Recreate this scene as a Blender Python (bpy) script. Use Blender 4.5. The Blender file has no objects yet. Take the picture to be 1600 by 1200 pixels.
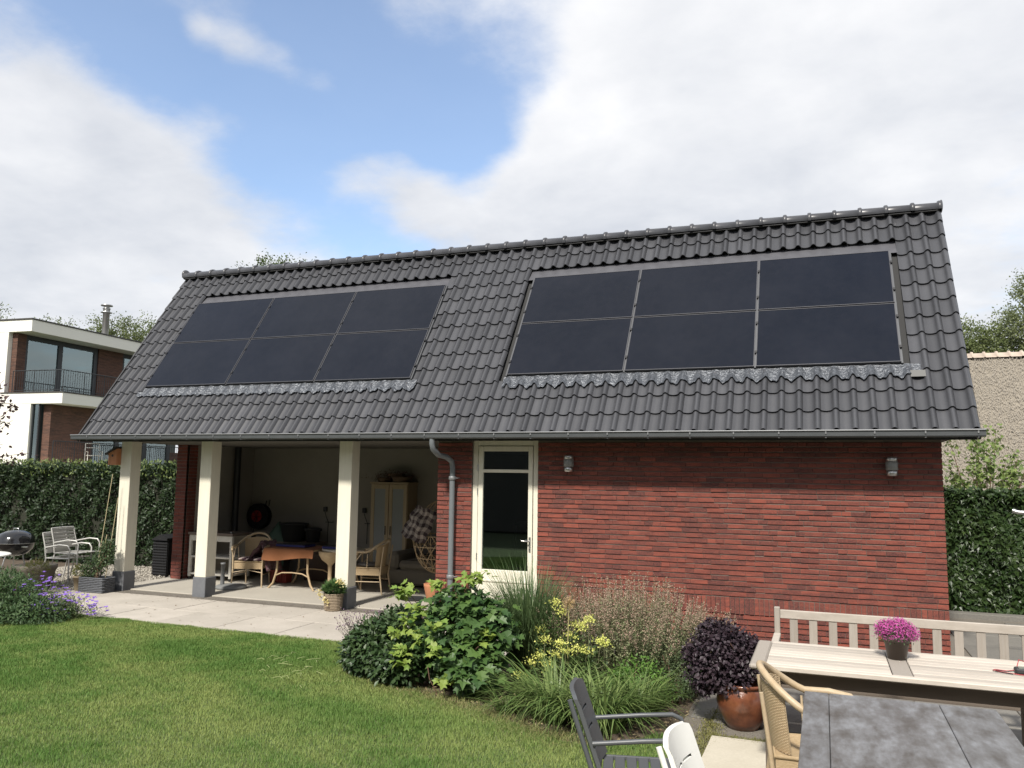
import bpy, math, random
import numpy as np
from mathutils import Vector, Matrix
R = random.Random(7); rng = np.random.default_rng(7)
S = bpy.context.scene; COL = S.collection
rad = math.radians

# ------------------------------------------------------------------ camera, sky, sun, exposure
CAM = (11.5154, -9.9637, 1.9571)
yaw, pit, rol, fpx = 0.364, 0.111, 0.0136, 1272.34
cd = bpy.data.cameras.new('camera'); cam = bpy.data.objects.new('camera', cd); COL.objects.link(cam)
cd.sensor_width = 36; cd.lens = fpx/1600*36; cd.clip_end = 900; cd.clip_start = .05
F_ = Vector((-math.sin(yaw)*math.cos(pit), math.cos(yaw)*math.cos(pit), math.sin(pit)))
R_ = Vector((math.cos(yaw), math.sin(yaw), 0)); U_ = R_.cross(F_)
R2 = R_*math.cos(rol)+U_*math.sin(rol); U2 = -R_*math.sin(rol)+U_*math.cos(rol)
cam.matrix_world = Matrix(((R2.x,U2.x,-F_.x,CAM[0]),(R2.y,U2.y,-F_.y,CAM[1]),(R2.z,U2.z,-F_.z,CAM[2]),(0,0,0,1)))
S.camera = cam
SUN_TRAVEL = Vector((.02, 1, -1.12)).normalized()
sl = bpy.data.lights.new('sun', 'SUN'); sl.energy = 4.0; sl.angle = rad(5.0); sl.color = (1, .95, .87)
sun = bpy.data.objects.new('sun', sl); COL.objects.link(sun)
sun.rotation_euler = SUN_TRAVEL.to_track_quat('-Z', 'Y').to_euler(); sun.location = (0, -20, 30)
S.view_settings.view_transform = 'Standard'; S.view_settings.look = 'None'
S.view_settings.exposure = 0.62; S.view_settings.gamma = 1; S.view_settings.use_curve_mapping = False
S.cycles.max_bounces = 8; S.cycles.transparent_max_bounces = 8

W = bpy.data.worlds.new('World'); S.world = W; W.use_nodes = True
nt = W.node_tree; N = nt.nodes; L = nt.links; N.clear()
def nd(t, tree=None, **k):
    n = (tree or nt).nodes.new(t)
    for a, b in k.items(): setattr(n, a, b)
    return n
def mth(op, a, b=None, c=None, tree=None, clamp=False):
    t = tree or nt; n = t.nodes.new('ShaderNodeMath'); n.operation = op; n.use_clamp = clamp
    for i, v in enumerate((a, b, c)):
        if v is None: continue
        if isinstance(v, (int, float)): n.inputs[i].default_value = v
        else: t.links.new(v, n.inputs[i])
    return n.outputs[0]
sky = nd('ShaderNodeTexSky', sky_type='NISHITA', sun_disc=False)
sky.sun_elevation = rad(46); sky.sun_rotation = math.atan2(-SUN_TRAVEL.x, -SUN_TRAVEL.y); sky.air_density = 1.0; sky.dust_density = .9; sky.ozone_density = 1.6
bg1 = nd('ShaderNodeBackground'); bg1.inputs[1].default_value = .15; L.new(sky.outputs[0], bg1.inputs[0])
tc = nd('ShaderNodeTexCoord'); sep = nd('ShaderNodeSeparateXYZ'); L.new(tc.outputs['Generated'], sep.inputs[0])
den = mth('MAXIMUM', mth('ADD', sep.outputs[2], .22), .05)
cmb = nd('ShaderNodeCombineXYZ')
L.new(mth('DIVIDE', sep.outputs[0], den), cmb.inputs[0]); L.new(mth('DIVIDE', sep.outputs[1], den), cmb.inputs[1])
def noise(scale, detail, rough, off, dist=0):
    m = nd('ShaderNodeMapping'); m.inputs['Location'].default_value = off; L.new(cmb.outputs[0], m.inputs[0])
    n = nd('ShaderNodeTexNoise'); n.inputs['Scale'].default_value = scale; n.inputs['Detail'].default_value = detail
    n.inputs['Roughness'].default_value = rough; n.inputs['Distortion'].default_value = dist; L.new(m.outputs[0], n.inputs[0]); return n.outputs[0]
n1 = noise(1.7, 9, .52, (3.1, 1.7, 0), .15); n2 = noise(4.2, 9, .6, (7, 2, 0)); n3 = noise(1.1, 6, .5, (1.2, 9.3, 0)); n4 = noise(3.6, 9, .56, (5, 5, 2), .15)
cov = mth('ADD', mth('MULTIPLY', n1, 1.6), mth('MULTIPLY', n2, 1.35))       # mean ~1.22
hole = None
SKY_PATCHES = [((-0.432, 0.792, 0.431), 0.11, 0.85), ((-0.357, 0.842, 0.403), 0.067, 0.5), ((-0.406, 0.842, 0.355), 0.061, 0.45), ((-0.502, 0.711, 0.493), 0.077, 0.7), ((-0.641, 0.647, 0.413), 0.082, 0.85), ((-0.544, 0.743, 0.389), 0.087, 0.75), ((-0.692, 0.569, 0.445), 0.097, 0.8), ((-0.596, 0.722, 0.35), 0.065, 0.3), ((-0.508, 0.814, 0.282), 0.053, 0.45), ((-0.554, 0.776, 0.302), 0.052, 0.3), ((-0.456, 0.846, 0.275), 0.062, 0.35), ((-0.29, 0.852, 0.436), 0.044, 0.3), ((0.014, 0.911, 0.411), 0.042, 0.22), ((0.095, 0.916, 0.39), 0.034, 0.15), ((-0.266, 0.823, 0.502), 0.043, 0.2), ((0.177, 0.934, 0.309), 0.066, 0.12), ((-0.01, 0.873, 0.487), 0.055, 0.08), ((-0.607, 0.644, 0.466), 0.02, -0.6), ((-0.58, 0.673, 0.458), 0.026, -0.62), ((-0.546, 0.706, 0.451), 0.03, -0.68), ((-0.514, 0.739, 0.435), 0.029, -0.6), ((-0.481, 0.768, 0.422), 0.025, -0.45), ((-0.449, 0.829, 0.332), 0.047, -0.75), ((-0.5, 0.797, 0.338), 0.034, -0.4), ((-0.411, 0.856, 0.313), 0.038, -0.4), ((-0.675, 0.641, 0.365), 0.041, -0.3), ((-0.634, 0.682, 0.365), 0.039, -0.28), ((-0.734, 0.583, 0.349), 0.079, -0.6), ((-0.697, 0.651, 0.3), 0.09, -0.5), ((-0.616, 0.743, 0.261), 0.081, -0.4), ((-0.225, 0.896, 0.383), 0.09, -0.6), ((-0.288, 0.871, 0.397), 0.038, -0.3), ((-0.144, 0.863, 0.485), 0.142, -0.6), ((-0.431, 0.754, 0.496), 0.05, -0.25), ((-0.048, 0.932, 0.358), 0.16, -0.5), ((0.113, 0.892, 0.438), 0.118, -0.5), ((-0.312, 0.896, 0.315), 0.069, -0.4)]
for d, w_, amp in SKY_PATCHES:
    dt = nd('ShaderNodeVectorMath', operation='DISTANCE'); L.new(tc.outputs['Generated'], dt.inputs[0]); dt.inputs[1].default_value = d
    g = mth('MULTIPLY', mth('EXPONENT', mth('MULTIPLY', mth('POWER', mth('DIVIDE', dt.outputs['Value'], w_), 2), -1)), amp)
    hole = g if hole is None else mth('ADD', hole, g)
lowz = mth('MULTIPLY', mth('SUBTRACT', .26, sep.outputs[2]), 1.6, clamp=True)
cv = mth('ADD', mth('SUBTRACT', mth('SUBTRACT', cov, hole), .2), lowz)
mr = nd('ShaderNodeMapRange', interpolation_type='SMOOTHSTEP'); L.new(cv, mr.inputs[0]); mr.inputs[1].default_value = .55; mr.inputs[2].default_value = 1.42
mr.inputs[3].default_value = .10; mr.inputs[4].default_value = .97
shade = nd('ShaderNodeMapRange'); L.new(mth('ADD', n3, mth('MULTIPLY', n4, .7)), shade.inputs[0]); shade.inputs[1].default_value = .62; shade.inputs[2].default_value = 1.08
shade.inputs[3].default_value = 0; shade.inputs[4].default_value = 1
cr = nd('ShaderNodeMixRGB'); L.new(shade.outputs[0], cr.inputs[0]); cr.inputs[1].default_value = (.44, .46, .50, 1); cr.inputs[2].default_value = (.665, .665, .672, 1)
bg2 = nd('ShaderNodeBackground'); L.new(cr.outputs[0], bg2.inputs[0]); bg2.inputs[1].default_value = 1.0
mx = nd('ShaderNodeMixShader'); L.new(mr.outputs[0], mx.inputs[0]); L.new(bg1.outputs[0], mx.inputs[1]); L.new(bg2.outputs[0], mx.inputs[2])
wo = nd('ShaderNodeOutputWorld'); L.new(mx.outputs[0], wo.inputs[0])

# ------------------------------------------------------------------ materials
MATS = {}
def mat(name, col, rough=.7, metal=0, n=None, bump=None, tint=0, col2=None, spec=.5, rnd=0, trans=0, n2=None, coat=0, leaf=0, aniso=None):
    """n=(scale, amount, colour) noise towards colour; tint mixes towards col2 by the 'tint' attribute; rnd = value change per object"""
    if name in MATS: return MATS[name]
    m = bpy.data.materials.new(name); m.use_nodes = True; t = m.node_tree; b = t.nodes['Principled BSDF']; out = t.nodes['Material Output']
    b.inputs['Roughness'].default_value = rough; b.inputs['Metallic'].default_value = metal; b.inputs['Specular IOR Level'].default_value = spec
    if trans: b.inputs['Transmission Weight'].default_value = trans
    if coat: b.inputs['Coat Weight'].default_value = coat; b.inputs['Coat Roughness'].default_value = .12
    geo = nd('ShaderNodeNewGeometry', t)
    c = nd('ShaderNodeRGB', t); c.outputs[0].default_value = (*col, 1); c = c.outputs[0]
    def mix(fac, a, colb):
        x = nd('ShaderNodeMixRGB', t); t.links.new(a, x.inputs[1])
        if isinstance(fac, (int, float)): x.inputs[0].default_value = fac
        else: t.links.new(fac, x.inputs[0])
        if isinstance(colb, tuple): x.inputs[2].default_value = (*colb, 1)
        else: t.links.new(colb, x.inputs[2])
        return x.outputs[0]
    if tint:
        a = nd('ShaderNodeAttribute', t, attribute_name='tint')
        c = mix(mth('MULTIPLY', a.outputs['Fac'], tint, tree=t), c, col2 or tuple(x*.5 for x in col))
    for q in (n, n2):
        if not q: continue
        nz = nd('ShaderNodeTexNoise', t); nz.inputs['Detail'].default_value = 7; nz.inputs['Roughness'].default_value = .62
        if isinstance(q[0], tuple):
            mp = nd('ShaderNodeMapping', t); mp.inputs['Scale'].default_value = q[0]; t.links.new(geo.outputs['Position'], mp.inputs[0]); t.links.new(mp.outputs[0], nz.inputs[0]); nz.inputs['Scale'].default_value = 1
        else:
            t.links.new(geo.outputs['Position'], nz.inputs[0]); nz.inputs['Scale'].default_value = q[0]
        r = nd('ShaderNodeMapRange', t); t.links.new(nz.outputs[0], r.inputs[0]); r.inputs[1].default_value = .38; r.inputs[2].default_value = .66; r.inputs[4].default_value = q[1]
        c = mix(r.outputs[0], c, q[2])
    if rnd:
        oi = nd('ShaderNodeObjectInfo', t); hs = nd('ShaderNodeHueSaturation', t)
        t.links.new(mth('ADD', mth('MULTIPLY', oi.outputs['Random'], rnd*2, tree=t), 1-rnd, tree=t), hs.inputs['Value']); t.links.new(c, hs.inputs['Color']); c = hs.outputs[0]
    t.links.new(c, b.inputs['Base Color'])
    if bump:
        nz = nd('ShaderNodeTexNoise', t); nz.inputs['Detail'].default_value = 6
        if isinstance(bump[0], tuple):
            mp = nd('ShaderNodeMapping', t); mp.inputs['Scale'].default_value = bump[0]; t.links.new(geo.outputs['Position'], mp.inputs[0]); t.links.new(mp.outputs[0], nz.inputs[0]); nz.inputs['Scale'].default_value = 1
        else:
            t.links.new(geo.outputs['Position'], nz.inputs[0]); nz.inputs['Scale'].default_value = bump[0]
        bp = nd('ShaderNodeBump', t); bp.inputs['Strength'].default_value = bump[1]; bp.inputs['Distance'].default_value = bump[2] if len(bump) > 2 else .01
        t.links.new(nz.outputs[0], bp.inputs['Height']); t.links.new(bp.outputs[0], b.inputs['Normal'])
    if leaf:
        tr = nd('ShaderNodeBsdfTranslucent', t); g2 = nd('ShaderNodeGamma', t); t.links.new(c, g2.inputs[0]); g2.inputs[1].default_value = .85; t.links.new(g2.outputs[0], tr.inputs[0])
        ms = nd('ShaderNodeMixShader', t); ms.inputs[0].default_value = leaf; t.links.new(b.outputs[0], ms.inputs[1]); t.links.new(tr.outputs[0], ms.inputs[2]); t.links.new(ms.outputs[0], out.inputs[0])
    MATS[name] = m; return m
def glassmat(name, col=(.9,.95,.95), tr=.9, rough=.02):
    m = bpy.data.materials.new(name); m.use_nodes = True; t = m.node_tree; t.nodes.remove(t.nodes['Principled BSDF']); out = t.nodes['Material Output']
    g = nd('ShaderNodeBsdfGlossy', t); g.inputs['Roughness'].default_value = rough; g.inputs[0].default_value = (.80,.95,.95,1)
    tb = nd('ShaderNodeBsdfTransparent', t); tb.inputs[0].default_value = (*col, 1)
    fr = nd('ShaderNodeFresnel', t); fr.inputs[0].default_value = 1.5
    ms = nd('ShaderNodeMixShader', t); t.links.new(mth('ADD', mth('MULTIPLY', fr.outputs[0], 1.6, tree=t), 1-tr, tree=t, clamp=True), ms.inputs[0])
    t.links.new(tb.outputs[0], ms.inputs[1]); t.links.new(g.outputs[0], ms.inputs[2]); t.links.new(ms.outputs[0], out.inputs[0]); MATS[name] = m; return m

# ------------------------------------------------------------------ mesh helpers
def link(o, parent=None):
    COL.objects.link(o)
    if parent is not None: o.parent = parent
    return o
def woff(o):
    v = Vector((0,0,0))
    while o is not None: v += o.location; o = o.parent
    return v
def tag(o, label=None, cat=None, group=None, kind=None):
    for k, v in (('label', label), ('category', cat), ('group', group), ('kind', kind)):
        if v: o[k] = v
    return o
def thing(name, label, cat, loc=(0,0,0), rz=0, group=None):
    o = bpy.data.objects.new(name, None); o.empty_display_size = .1; o.location = loc; o.rotation_euler = (0, 0, rz); link(o)
    return tag(o, label, cat, group)
def copy_tree(o, parent=None):
    c = o.copy(); COL.objects.link(c)
    if parent is not None: c.parent = parent
    for ch in o.children: copy_tree(ch, c)
    return c
class MB:
    def __init__(s): s.v = []; s.f = []; s.sm = []; s.t = []; s.M = Matrix()
    def add(s, vs, fs, smooth=False, tint=0.0):
        o = len(s.v); s.v += [tuple(s.M @ Vector(v)) for v in vs]
        for f in fs: s.f.append(tuple(i+o for i in f)); s.sm.append(smooth); s.t.append(tint)
        return s
    def box(s, x0, x1, y0, y1, z0, z1, b=0.0, tint=0.0, jit=0.0, M=None):
        if x1 < x0: x0, x1 = x1, x0
        if y1 < y0: y0, y1 = y1, y0
        if z1 < z0: z0, z1 = z1, z0
        if b <= 0 or min(x1-x0, y1-y0, z1-z0) < 2.2*b:
            vs = [(x,y,z) for x in (x0,x1) for y in (y0,y1) for z in (z0,z1)]
            fs = [(0,1,3,2),(4,6,7,5),(0,4,5,1),(2,3,7,6),(0,2,6,4),(1,5,7,3)]
        else:
            vs = []; 
            X = (x0,x1); Yv = (y0,y1); Z = (z0,z1); idx = {}
            for i in (0,1):
                for j in (0,1):
                    for k in (0,1):
                        sx, sy, sz = (1,-1)[i]*b, (1,-1)[j]*b, (1,-1)[k]*b
                        for a in range(3):
                            p = [X[i]+sx, Yv[j]+sy, Z[k]+sz]; p[a] -= (sx,sy,sz)[a]
                            idx[i,j,k,a] = len(vs); vs.append(tuple(p))
            fs = []
            for a in range(3):
                for e in (0,1):
                    q = []
                    for (m,n_) in ((0,0),(1,0),(1,1),(0,1)):
                        ijk = [0,0,0]; ijk[a] = e; o_ = [x for x in range(3) if x != a]; ijk[o_[0]] = m; ijk[o_[1]] = n_
                        q.append(idx[tuple(ijk)+(a,)])
                    if (e == 0) ^ (a == 1): q = q[::-1]
                    fs.append(tuple(q))
            for a in range(3):       # edges along axis a
                o_ = [x for x in range(3) if x != a]
                for m in (0,1):
                    for n_ in (0,1):
                        A = [0,0,0]; B = [0,0,0]; A[a] = 0; B[a] = 1
                        for Q in (A,B): Q[o_[0]] = m; Q[o_[1]] = n_
                        fs.append((idx[tuple(A)+(o_[0],)], idx[tuple(B)+(o_[0],)], idx[tuple(B)+(o_[1],)], idx[tuple(A)+(o_[1],)]))
            for i in (0,1):
                for j in (0,1):
                    for k in (0,1): fs.append(tuple(idx[i,j,k,a] for a in range(3)))
        if jit: vs = [tuple(c+R.uniform(-jit,jit) for c in v) for v in vs]
        if M is not None: vs = [tuple(M @ Vector(v)) for v in vs]
        return s.add(vs, fs, False, tint)
    def tube(s, pts, r, n=8, cap=True, tint=0.0, closed=False, flat=1.0):
        pts = [Vector(p) for p in pts]; m = len(pts)
        rs = r if isinstance(r, (list, tuple)) else [r]*m
        vs = []; up = None
        for i, p in enumerate(pts):
            a = pts[i-1] if (i > 0 or closed) else p; c = pts[(i+1) % m] if (i < m-1 or closed) else p
            d = (c-a).normalized()
            if up is None:
                up = Vector((0,0,1)) if abs(d.z) < .9 else Vector((1,0,0))
            sx = d.cross(up).normalized(); uy = sx.cross(d).normalized(); up = uy
            for k in range(n):
                t = 2*math.pi*k/n; vs.append(tuple(p + sx*math.cos(t)*rs[i] + uy*math.sin(t)*rs[i]*flat))
        fs = []
        for i in range(m if closed else m-1):
            for k in range(n):
                a = i*n+k; b_ = i*n+(k+1) % n; c = ((i+1) % m)*n+(k+1) % n; d = ((i+1) % m)*n+k; fs.append((a,b_,c,d))
        s.add(vs, fs, True, tint)
        if cap and not closed:
            s.add(vs[:n], [tuple(range(n))[::-1]], False, tint); s.add(vs[-n:], [tuple(range(n))], False, tint)
        return s
    def lathe(s, prof, c=(0,0,0), n=24, tint=0.0, sx=1, sy=1, wob=0):
        vs = []; 
        for r, z in prof:
            for k in range(n):
                t = 2*math.pi*k/n; q = r*(1+wob*math.sin(3*t+z*9)); vs.append((c[0]+q*math.cos(t)*sx, c[1]+q*math.sin(t)*sy, c[2]+z))
        fs = [(i*n+k, i*n+(k+1) % n, (i+1)*n+(k+1) % n, (i+1)*n+k) for i in range(len(prof)-1) for k in range(n)]
        s.add(vs, fs, True, tint)
        for i, rev in ((0, True), (len(prof)-1, False)):
            if prof[i][0] > 1e-4:
                q = list(range(n)); s.add(vs[i*n:(i+1)*n], [tuple(q[::-1] if rev else q)], False, tint)
        return s
    def ell(s, c, r, n=14, m=9, tint=0.0, wob=0):
        prof = [(math.sin(math.pi*i/m), -math.cos(math.pi*i/m)) for i in range(m+1)]; vs = []
        for q, z in prof:
            for k in range(n):
                t = 2*math.pi*k/n; w = 1+wob*math.sin(2.3*t+4*z)*math.cos(3*z+t); vs.append((c[0]+r[0]*q*math.cos(t)*w, c[1]+r[1]*q*math.sin(t)*w, c[2]+r[2]*z*w))
        return s.add(vs, [(i*n+k, i*n+(k+1) % n, (i+1)*n+(k+1) % n, (i+1)*n+k) for i in range(m) for k in range(n)], True, tint)
    def grid(s, fn, nu, nv, smooth=True, tint=0.0):
        vs = [fn(i/nu, j/nv) for j in range(nv+1) for i in range(nu+1)]
        return s.add(vs, [(j*(nu+1)+i, j*(nu+1)+i+1, (j+1)*(nu+1)+i+1, (j+1)*(nu+1)+i) for j in range(nv) for i in range(nu)], smooth, tint)
    def prism(s, poly, axis, a0, a1, tint=0.0):
        """extrude 2D polygon; axis 'x': poly=(y,z); 'y': poly=(x,z); 'z': poly=(x,y)"""
        n = len(poly)
        def P(q, a): return {'x': (a, q[0], q[1]), 'y': (q[0], a, q[1]), 'z': (q[0], q[1], a)}[axis]
        vs = [P(q, a0) for q in poly]+[P(q, a1) for q in poly]
        return s.add(vs, [tuple(range(n))[::-1], tuple(range(n, 2*n))]+[(i, (i+1) % n, n+(i+1) % n, n+i) for i in range(n)], False, tint)
    def mesh(s, name, m):
        me = bpy.data.meshes.new(name); me.from_pydata(s.v, [], s.f)
        me.polygons.foreach_set('use_smooth', s.sm)
        if any(s.t): a = me.attributes.new('tint', 'FLOAT', 'FACE'); a.data.foreach_set('value', s.t)
        if m is not None: me.materials.append(m)
        me.validate(); me.update(); return me
    def build(s, name, m, parent=None, kind=None, label=None, world=True):
        if world and parent is not None:
            o_ = woff(parent); s.v = [(v[0]-o_.x, v[1]-o_.y, v[2]-o_.z) for v in s.v]
        o = bpy.data.objects.new(name, s.mesh(name, m)); link(o, parent)
        if kind: o['kind'] = kind
        if label: o['label'] = label
        return o
def Box(x0,x1,y0,y1,z0,z1,b=0.0,**k): return MB().box(x0,x1,y0,y1,z0,z1,b,**k)
def Tube(p, r, n=8, **k): return MB().tube(p, r, n, **k)
def arr_mesh(name, V, Fc, m, parent, tint=None, kind='stuff', smooth=False, world=True):
    """numpy vertices (n,3), faces (k,c)"""
    V = np.asarray(V, dtype=np.float64)
    if world and parent is not None: V = V-np.array(woff(parent))
    me = bpy.data.meshes.new(name); k, c = Fc.shape
    me.vertices.add(len(V)); me.vertices.foreach_set('co', V.astype(np.float32).ravel())
    me.loops.add(k*c); me.loops.foreach_set('vertex_index', Fc.astype(np.int32).ravel())
    me.polygons.add(k); me.polygons.foreach_set('loop_start', np.arange(0, k*c, c, dtype=np.int32)); me.polygons.foreach_set('loop_total', np.full(k, c, dtype=np.int32))
    if smooth: me.polygons.foreach_set('use_smooth', np.ones(k, dtype=bool))
    me.update(calc_edges=True)
    if tint is not None: a = me.attributes.new('tint', 'FLOAT', 'FACE'); a.data.foreach_set('value', tint.astype(np.float32))
    me.materials.append(m); o = bpy.data.objects.new(name, me); link(o, parent)
    if kind: o['kind'] = kind
    return o
def unit(a): return a/np.maximum(np.linalg.norm(a, axis=1, keepdims=True), 1e-9)
LOBED = [(0,0),(.30,.02),(.50,.22),(.30,.34),(.55,.62),(.22,.62),(0,1.0),(-.22,.62),(-.55,.62),(-.30,.34),(-.50,.22),(-.30,.02)]
IVY = [(0,0),(.42,.05),(.38,.42),(.14,.5),(0,1),(-.14,.5),(-.38,.42),(-.42,.05)]
def leaves(name, P, D, Nn, ln, wd, m, parent, shape=None, tint=None, fold=.18, kind='stuff', world=True):
    n = len(P); D = unit(D); X = unit(np.cross(D, Nn)); Nn = np.cross(X, D)
    ln = np.broadcast_to(np.asarray(ln, float), (n,))[:, None]; wd = np.broadcast_to(np.asarray(wd, float), (n,))[:, None]
    if tint is None: tint = rng.random(n)
    if shape is None:
        V = np.stack([P, P+D*ln*.45+X*wd*.5+Nn*wd*fold, P+D*ln, P+D*ln*.45-X*wd*.5+Nn*wd*fold], 1).reshape(-1, 3)
        b = np.arange(n)[:, None]*4; F3 = np.concatenate([b+[0,1,2], b+[0,2,3]], 1).reshape(-1, 3); tt = np.repeat(tint, 2)
    else:
        k = len(shape); pts = [P+D*ln*y+X*wd*x*1.0+Nn*wd*(abs(x)*fold-.12*y*y) for x, y in shape]; ctr = P+D*ln*.38-Nn*wd*.02
        V = np.stack(pts+[ctr], 1).reshape(-1, 3); b = np.arange(n)[:, None]*(k+1)
        F3 = np.concatenate([b+[k, i, (i+1) % k] for i in range(k)], 1).reshape(-1, 3); tt = np.repeat(tint, k)
    return arr_mesh(name, V, F3, m, parent, tt, kind, world=world)
def blades(name, B, dirx, h, reach, wd, m, parent, seg=4, droop=1.0, tint=None, kind='stuff'):
    """arching grass blades. B base (n,3), dirx (n,2) horizontal direction, h height, reach horizontal reach"""
    n = len(B); out = np.c_[dirx, np.zeros(n)]; side = np.c_[-dirx[:, 1], dirx[:, 0], np.zeros(n)]
    h = np.broadcast_to(h, (n,))[:, None]; reach = np.broadcast_to(reach, (n,))[:, None]; wd = np.broadcast_to(wd, (n,))[:, None]; droop = np.broadcast_to(droop, (n,))[:, None]
    rows = []
    for j in range(seg+1):
        t = j/seg; c = B+out*reach*(t**1.6)+np.array([0,0,1])*h*(t*1.0-(t**3)*.45*droop)/(1-.0)
        w = wd*(1-t**2.2)*.5+wd*.02; rows += [c+side*w, c-side*w]
    V = np.stack(rows, 1).reshape(-1, 3); b = np.arange(n)[:, None]*(2*(seg+1))
    F4 = np.concatenate([b+[2*j, 2*j+1, 2*j+3, 2*j+2] for j in range(seg)], 1).reshape(-1, 4)
    if tint is None: tint = rng.random(n)
    return arr_mesh(name, V, F4, m, parent, np.repeat(tint, seg), kind)
def blob_points(blobs, n, surf=.55):
    """points in a union of ellipsoids, biased to the surface; also outward directions"""
    w = np.array([b[3]*b[4]*b[5] for b in blobs])**.67; ids = rng.choice(len(blobs), n, p=w/w.sum()); bl = np.array(blobs)[ids]
    d = unit(rng.normal(size=(n, 3))); r = np.maximum(surf, rng.random(n)**.4)*(1+.09*rng.normal(size=n)); r = np.minimum(r, 1.15)
    P = bl[:, :3]+d*bl[:, 3:6]*r[:, None]; return P, unit(d/bl[:, 3:6])
# ------------------------------------------------------------------ colours
m_soil = mat('soil', (.085,.062,.042), .95, n=(3, .8, (.13,.10,.07)), n2=(30,.6,(.05,.038,.028)), bump=(25,.8,.03))
m_turf = mat('turf', (.075,.115,.03), .95, n=(1.4,.6,(.12,.13,.045)), n2=(40,.5,(.05,.065,.025)), bump=(60,.6,.02))
m_paver = mat('paver', (.44,.40,.35), .85, n=(1.6,.75,(.335,.305,.26)), n2=(45,.4,(.29,.265,.225)), bump=(150,.25,.004), rnd=.05)
m_slab = mat('porch_concrete', (.40,.37,.315), .85, n=(1.5,.6,(.33,.305,.26)), n2=(25,.3,(.28,.26,.22)), bump=(90,.2,.004))
m_grit = mat('grit', (.105,.095,.08), .95, n=(9,.7,(.10,.085,.065)), n2=(70,.6,(.27,.24,.2)), bump=(70,.7,.01))
m_slate = mat('slate_paving', (.155,.145,.13), .75, n=(2.4,.7,(.115,.11,.10)), n2=(30,.5,(.20,.19,.16)), bump=(40,.4,.006), rnd=.10)
m_sand = mat('sandstone', (.47,.43,.35), .85, n=(3,.7,(.40,.365,.29)), n2=(50,.3,(.32,.29,.23)), bump=(70,.3,.005), rnd=.06)
m_brick = mat('brick', (.225,.054,.035), .88, tint=1, col2=(.066,.022,.021), n=((5,5,26),.82,(.055,.022,.021)), n2=(70,.45,(.29,.088,.055)), bump=(120,.6,.006))
m_mortar = mat('mortar', (.15,.125,.105), .95, n=(30,.5,(.16,.13,.11)), bump=(90,.6,.006))
m_tile = mat('roof_tile', (.052,.053,.059), .35, n=(2.2,.55,(.040,.041,.046)), n2=(60,.3,(.078,.078,.080)), bump=(260,.12,.003), rnd=.16, spec=.5)
m_under = mat('roof_underlay', (.03,.03,.03), .9)
m_cell = mat('solar_glass', (.0055,.0075,.0135), .15, n=(1.3,.6,(.011,.013,.020)), n2=(9,.12,(.022,.022,.027)), spec=.24)
m_cellf = mat('solar_frame', (.085,.085,.092), .35, metal=.4)
m_clampm = mat('rail_metal', (.10,.103,.108), .4, metal=.5)
m_lead = mat('lead', (.065,.070,.080), .36, metal=.35, n=(26,.7,(.15,.165,.185)), n2=(70,.5,(.07,.075,.085)), bump=(30,.7,.03))
m_flash = mat('grey_flashing', (.062,.062,.070), .5, n=(6,.3,(.12,.12,.13)))
m_zinc = mat('zinc', (.085,.092,.096), .5, metal=.3, n=(5,.5,(.115,.12,.125)), bump=(40,.1,.003))
m_zincrim = mat('zinc_rim', (.20,.205,.21), .5, metal=.3)
m_cream = mat('cream_paint', (.70,.665,.55), .5, n=(2.5,.4,(.63,.595,.49)), n2=((30,30,3),.25,(.50,.47,.39)), bump=(60,.05,.002))
m_plinth = mat('bluestone', (.115,.12,.13), .75, n=(8,.6,(.16,.165,.175)), bump=(60,.4,.005))
m_plaster = mat('plaster', (.27,.25,.215), .95, n=(1.2,.5,(.215,.20,.17)), bump=(30,.2,.006))
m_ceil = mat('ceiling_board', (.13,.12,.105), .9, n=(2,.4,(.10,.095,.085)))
m_steel = mat('brushed_steel', (.48,.48,.47), .32, metal=.9)
m_lampgrey = mat('lamp_glass_band', (.20,.20,.19), .45)
m_black = mat('black_metal', (.012,.012,.013), .45)
m_glass = glassmat('door_glass', (.62,.64,.62), .93)
m_vglass = glassmat('villa_glass', (.78,.90,.84), .83, .01)
m_white = mat('white_render', (.80,.775,.70), .8, n=(1,.3,(.74,.71,.64)))
m_dark = mat('dark_frame', (.022,.025,.028), .5)

# ------------------------------------------------------------------ ground
g = MB(); g.grid(lambda a, b: (-300+600*a, -60+560*b, -.06), 40, 40, False)
tag(g.build('ground', mat('field', (.07,.085,.035), .95, n=(.3,.6,(.10,.10,.05)), n2=(8,.5,(.04,.05,.02)))), kind='structure')
BED = [(6.35,-.1),(6.35,-1.54),(6.70,-1.80),(6.85,-2.30),(7.25,-2.82),(7.75,-3.10),(8.3,-3.28),(8.8,-3.46),(9.3,-3.80),(9.8,-3.92),(10.25,-3.62),(10.45,-3.1),(10.55,-2.6),(10.7,-.1)]
def sheet(name, poly, z, m, kind='structure', parent=None):
    b = MB(); b.add([(x, y, z) for x, y in poly], [tuple(range(len(poly)))]); return b.build(name, m, parent, kind)
sheet('soil_bed', [(-6,.9),(-6,-1.2),(6.35,-1.2),(6.35,-6),(15,-6),(15,5.5),(-6,5.5)], -.035, m_soil)
LAWN = [(-7,-1.35),(.2,-1.42),(6.30,-1.60)]+BED[2:11]+[(10.42,-3.4),(10.55,-3.9),(10.62,-5),(10.62,-9.5),(-7,-9.5)]
sheet('lawn', LAWN, -.012, m_turf)
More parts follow.
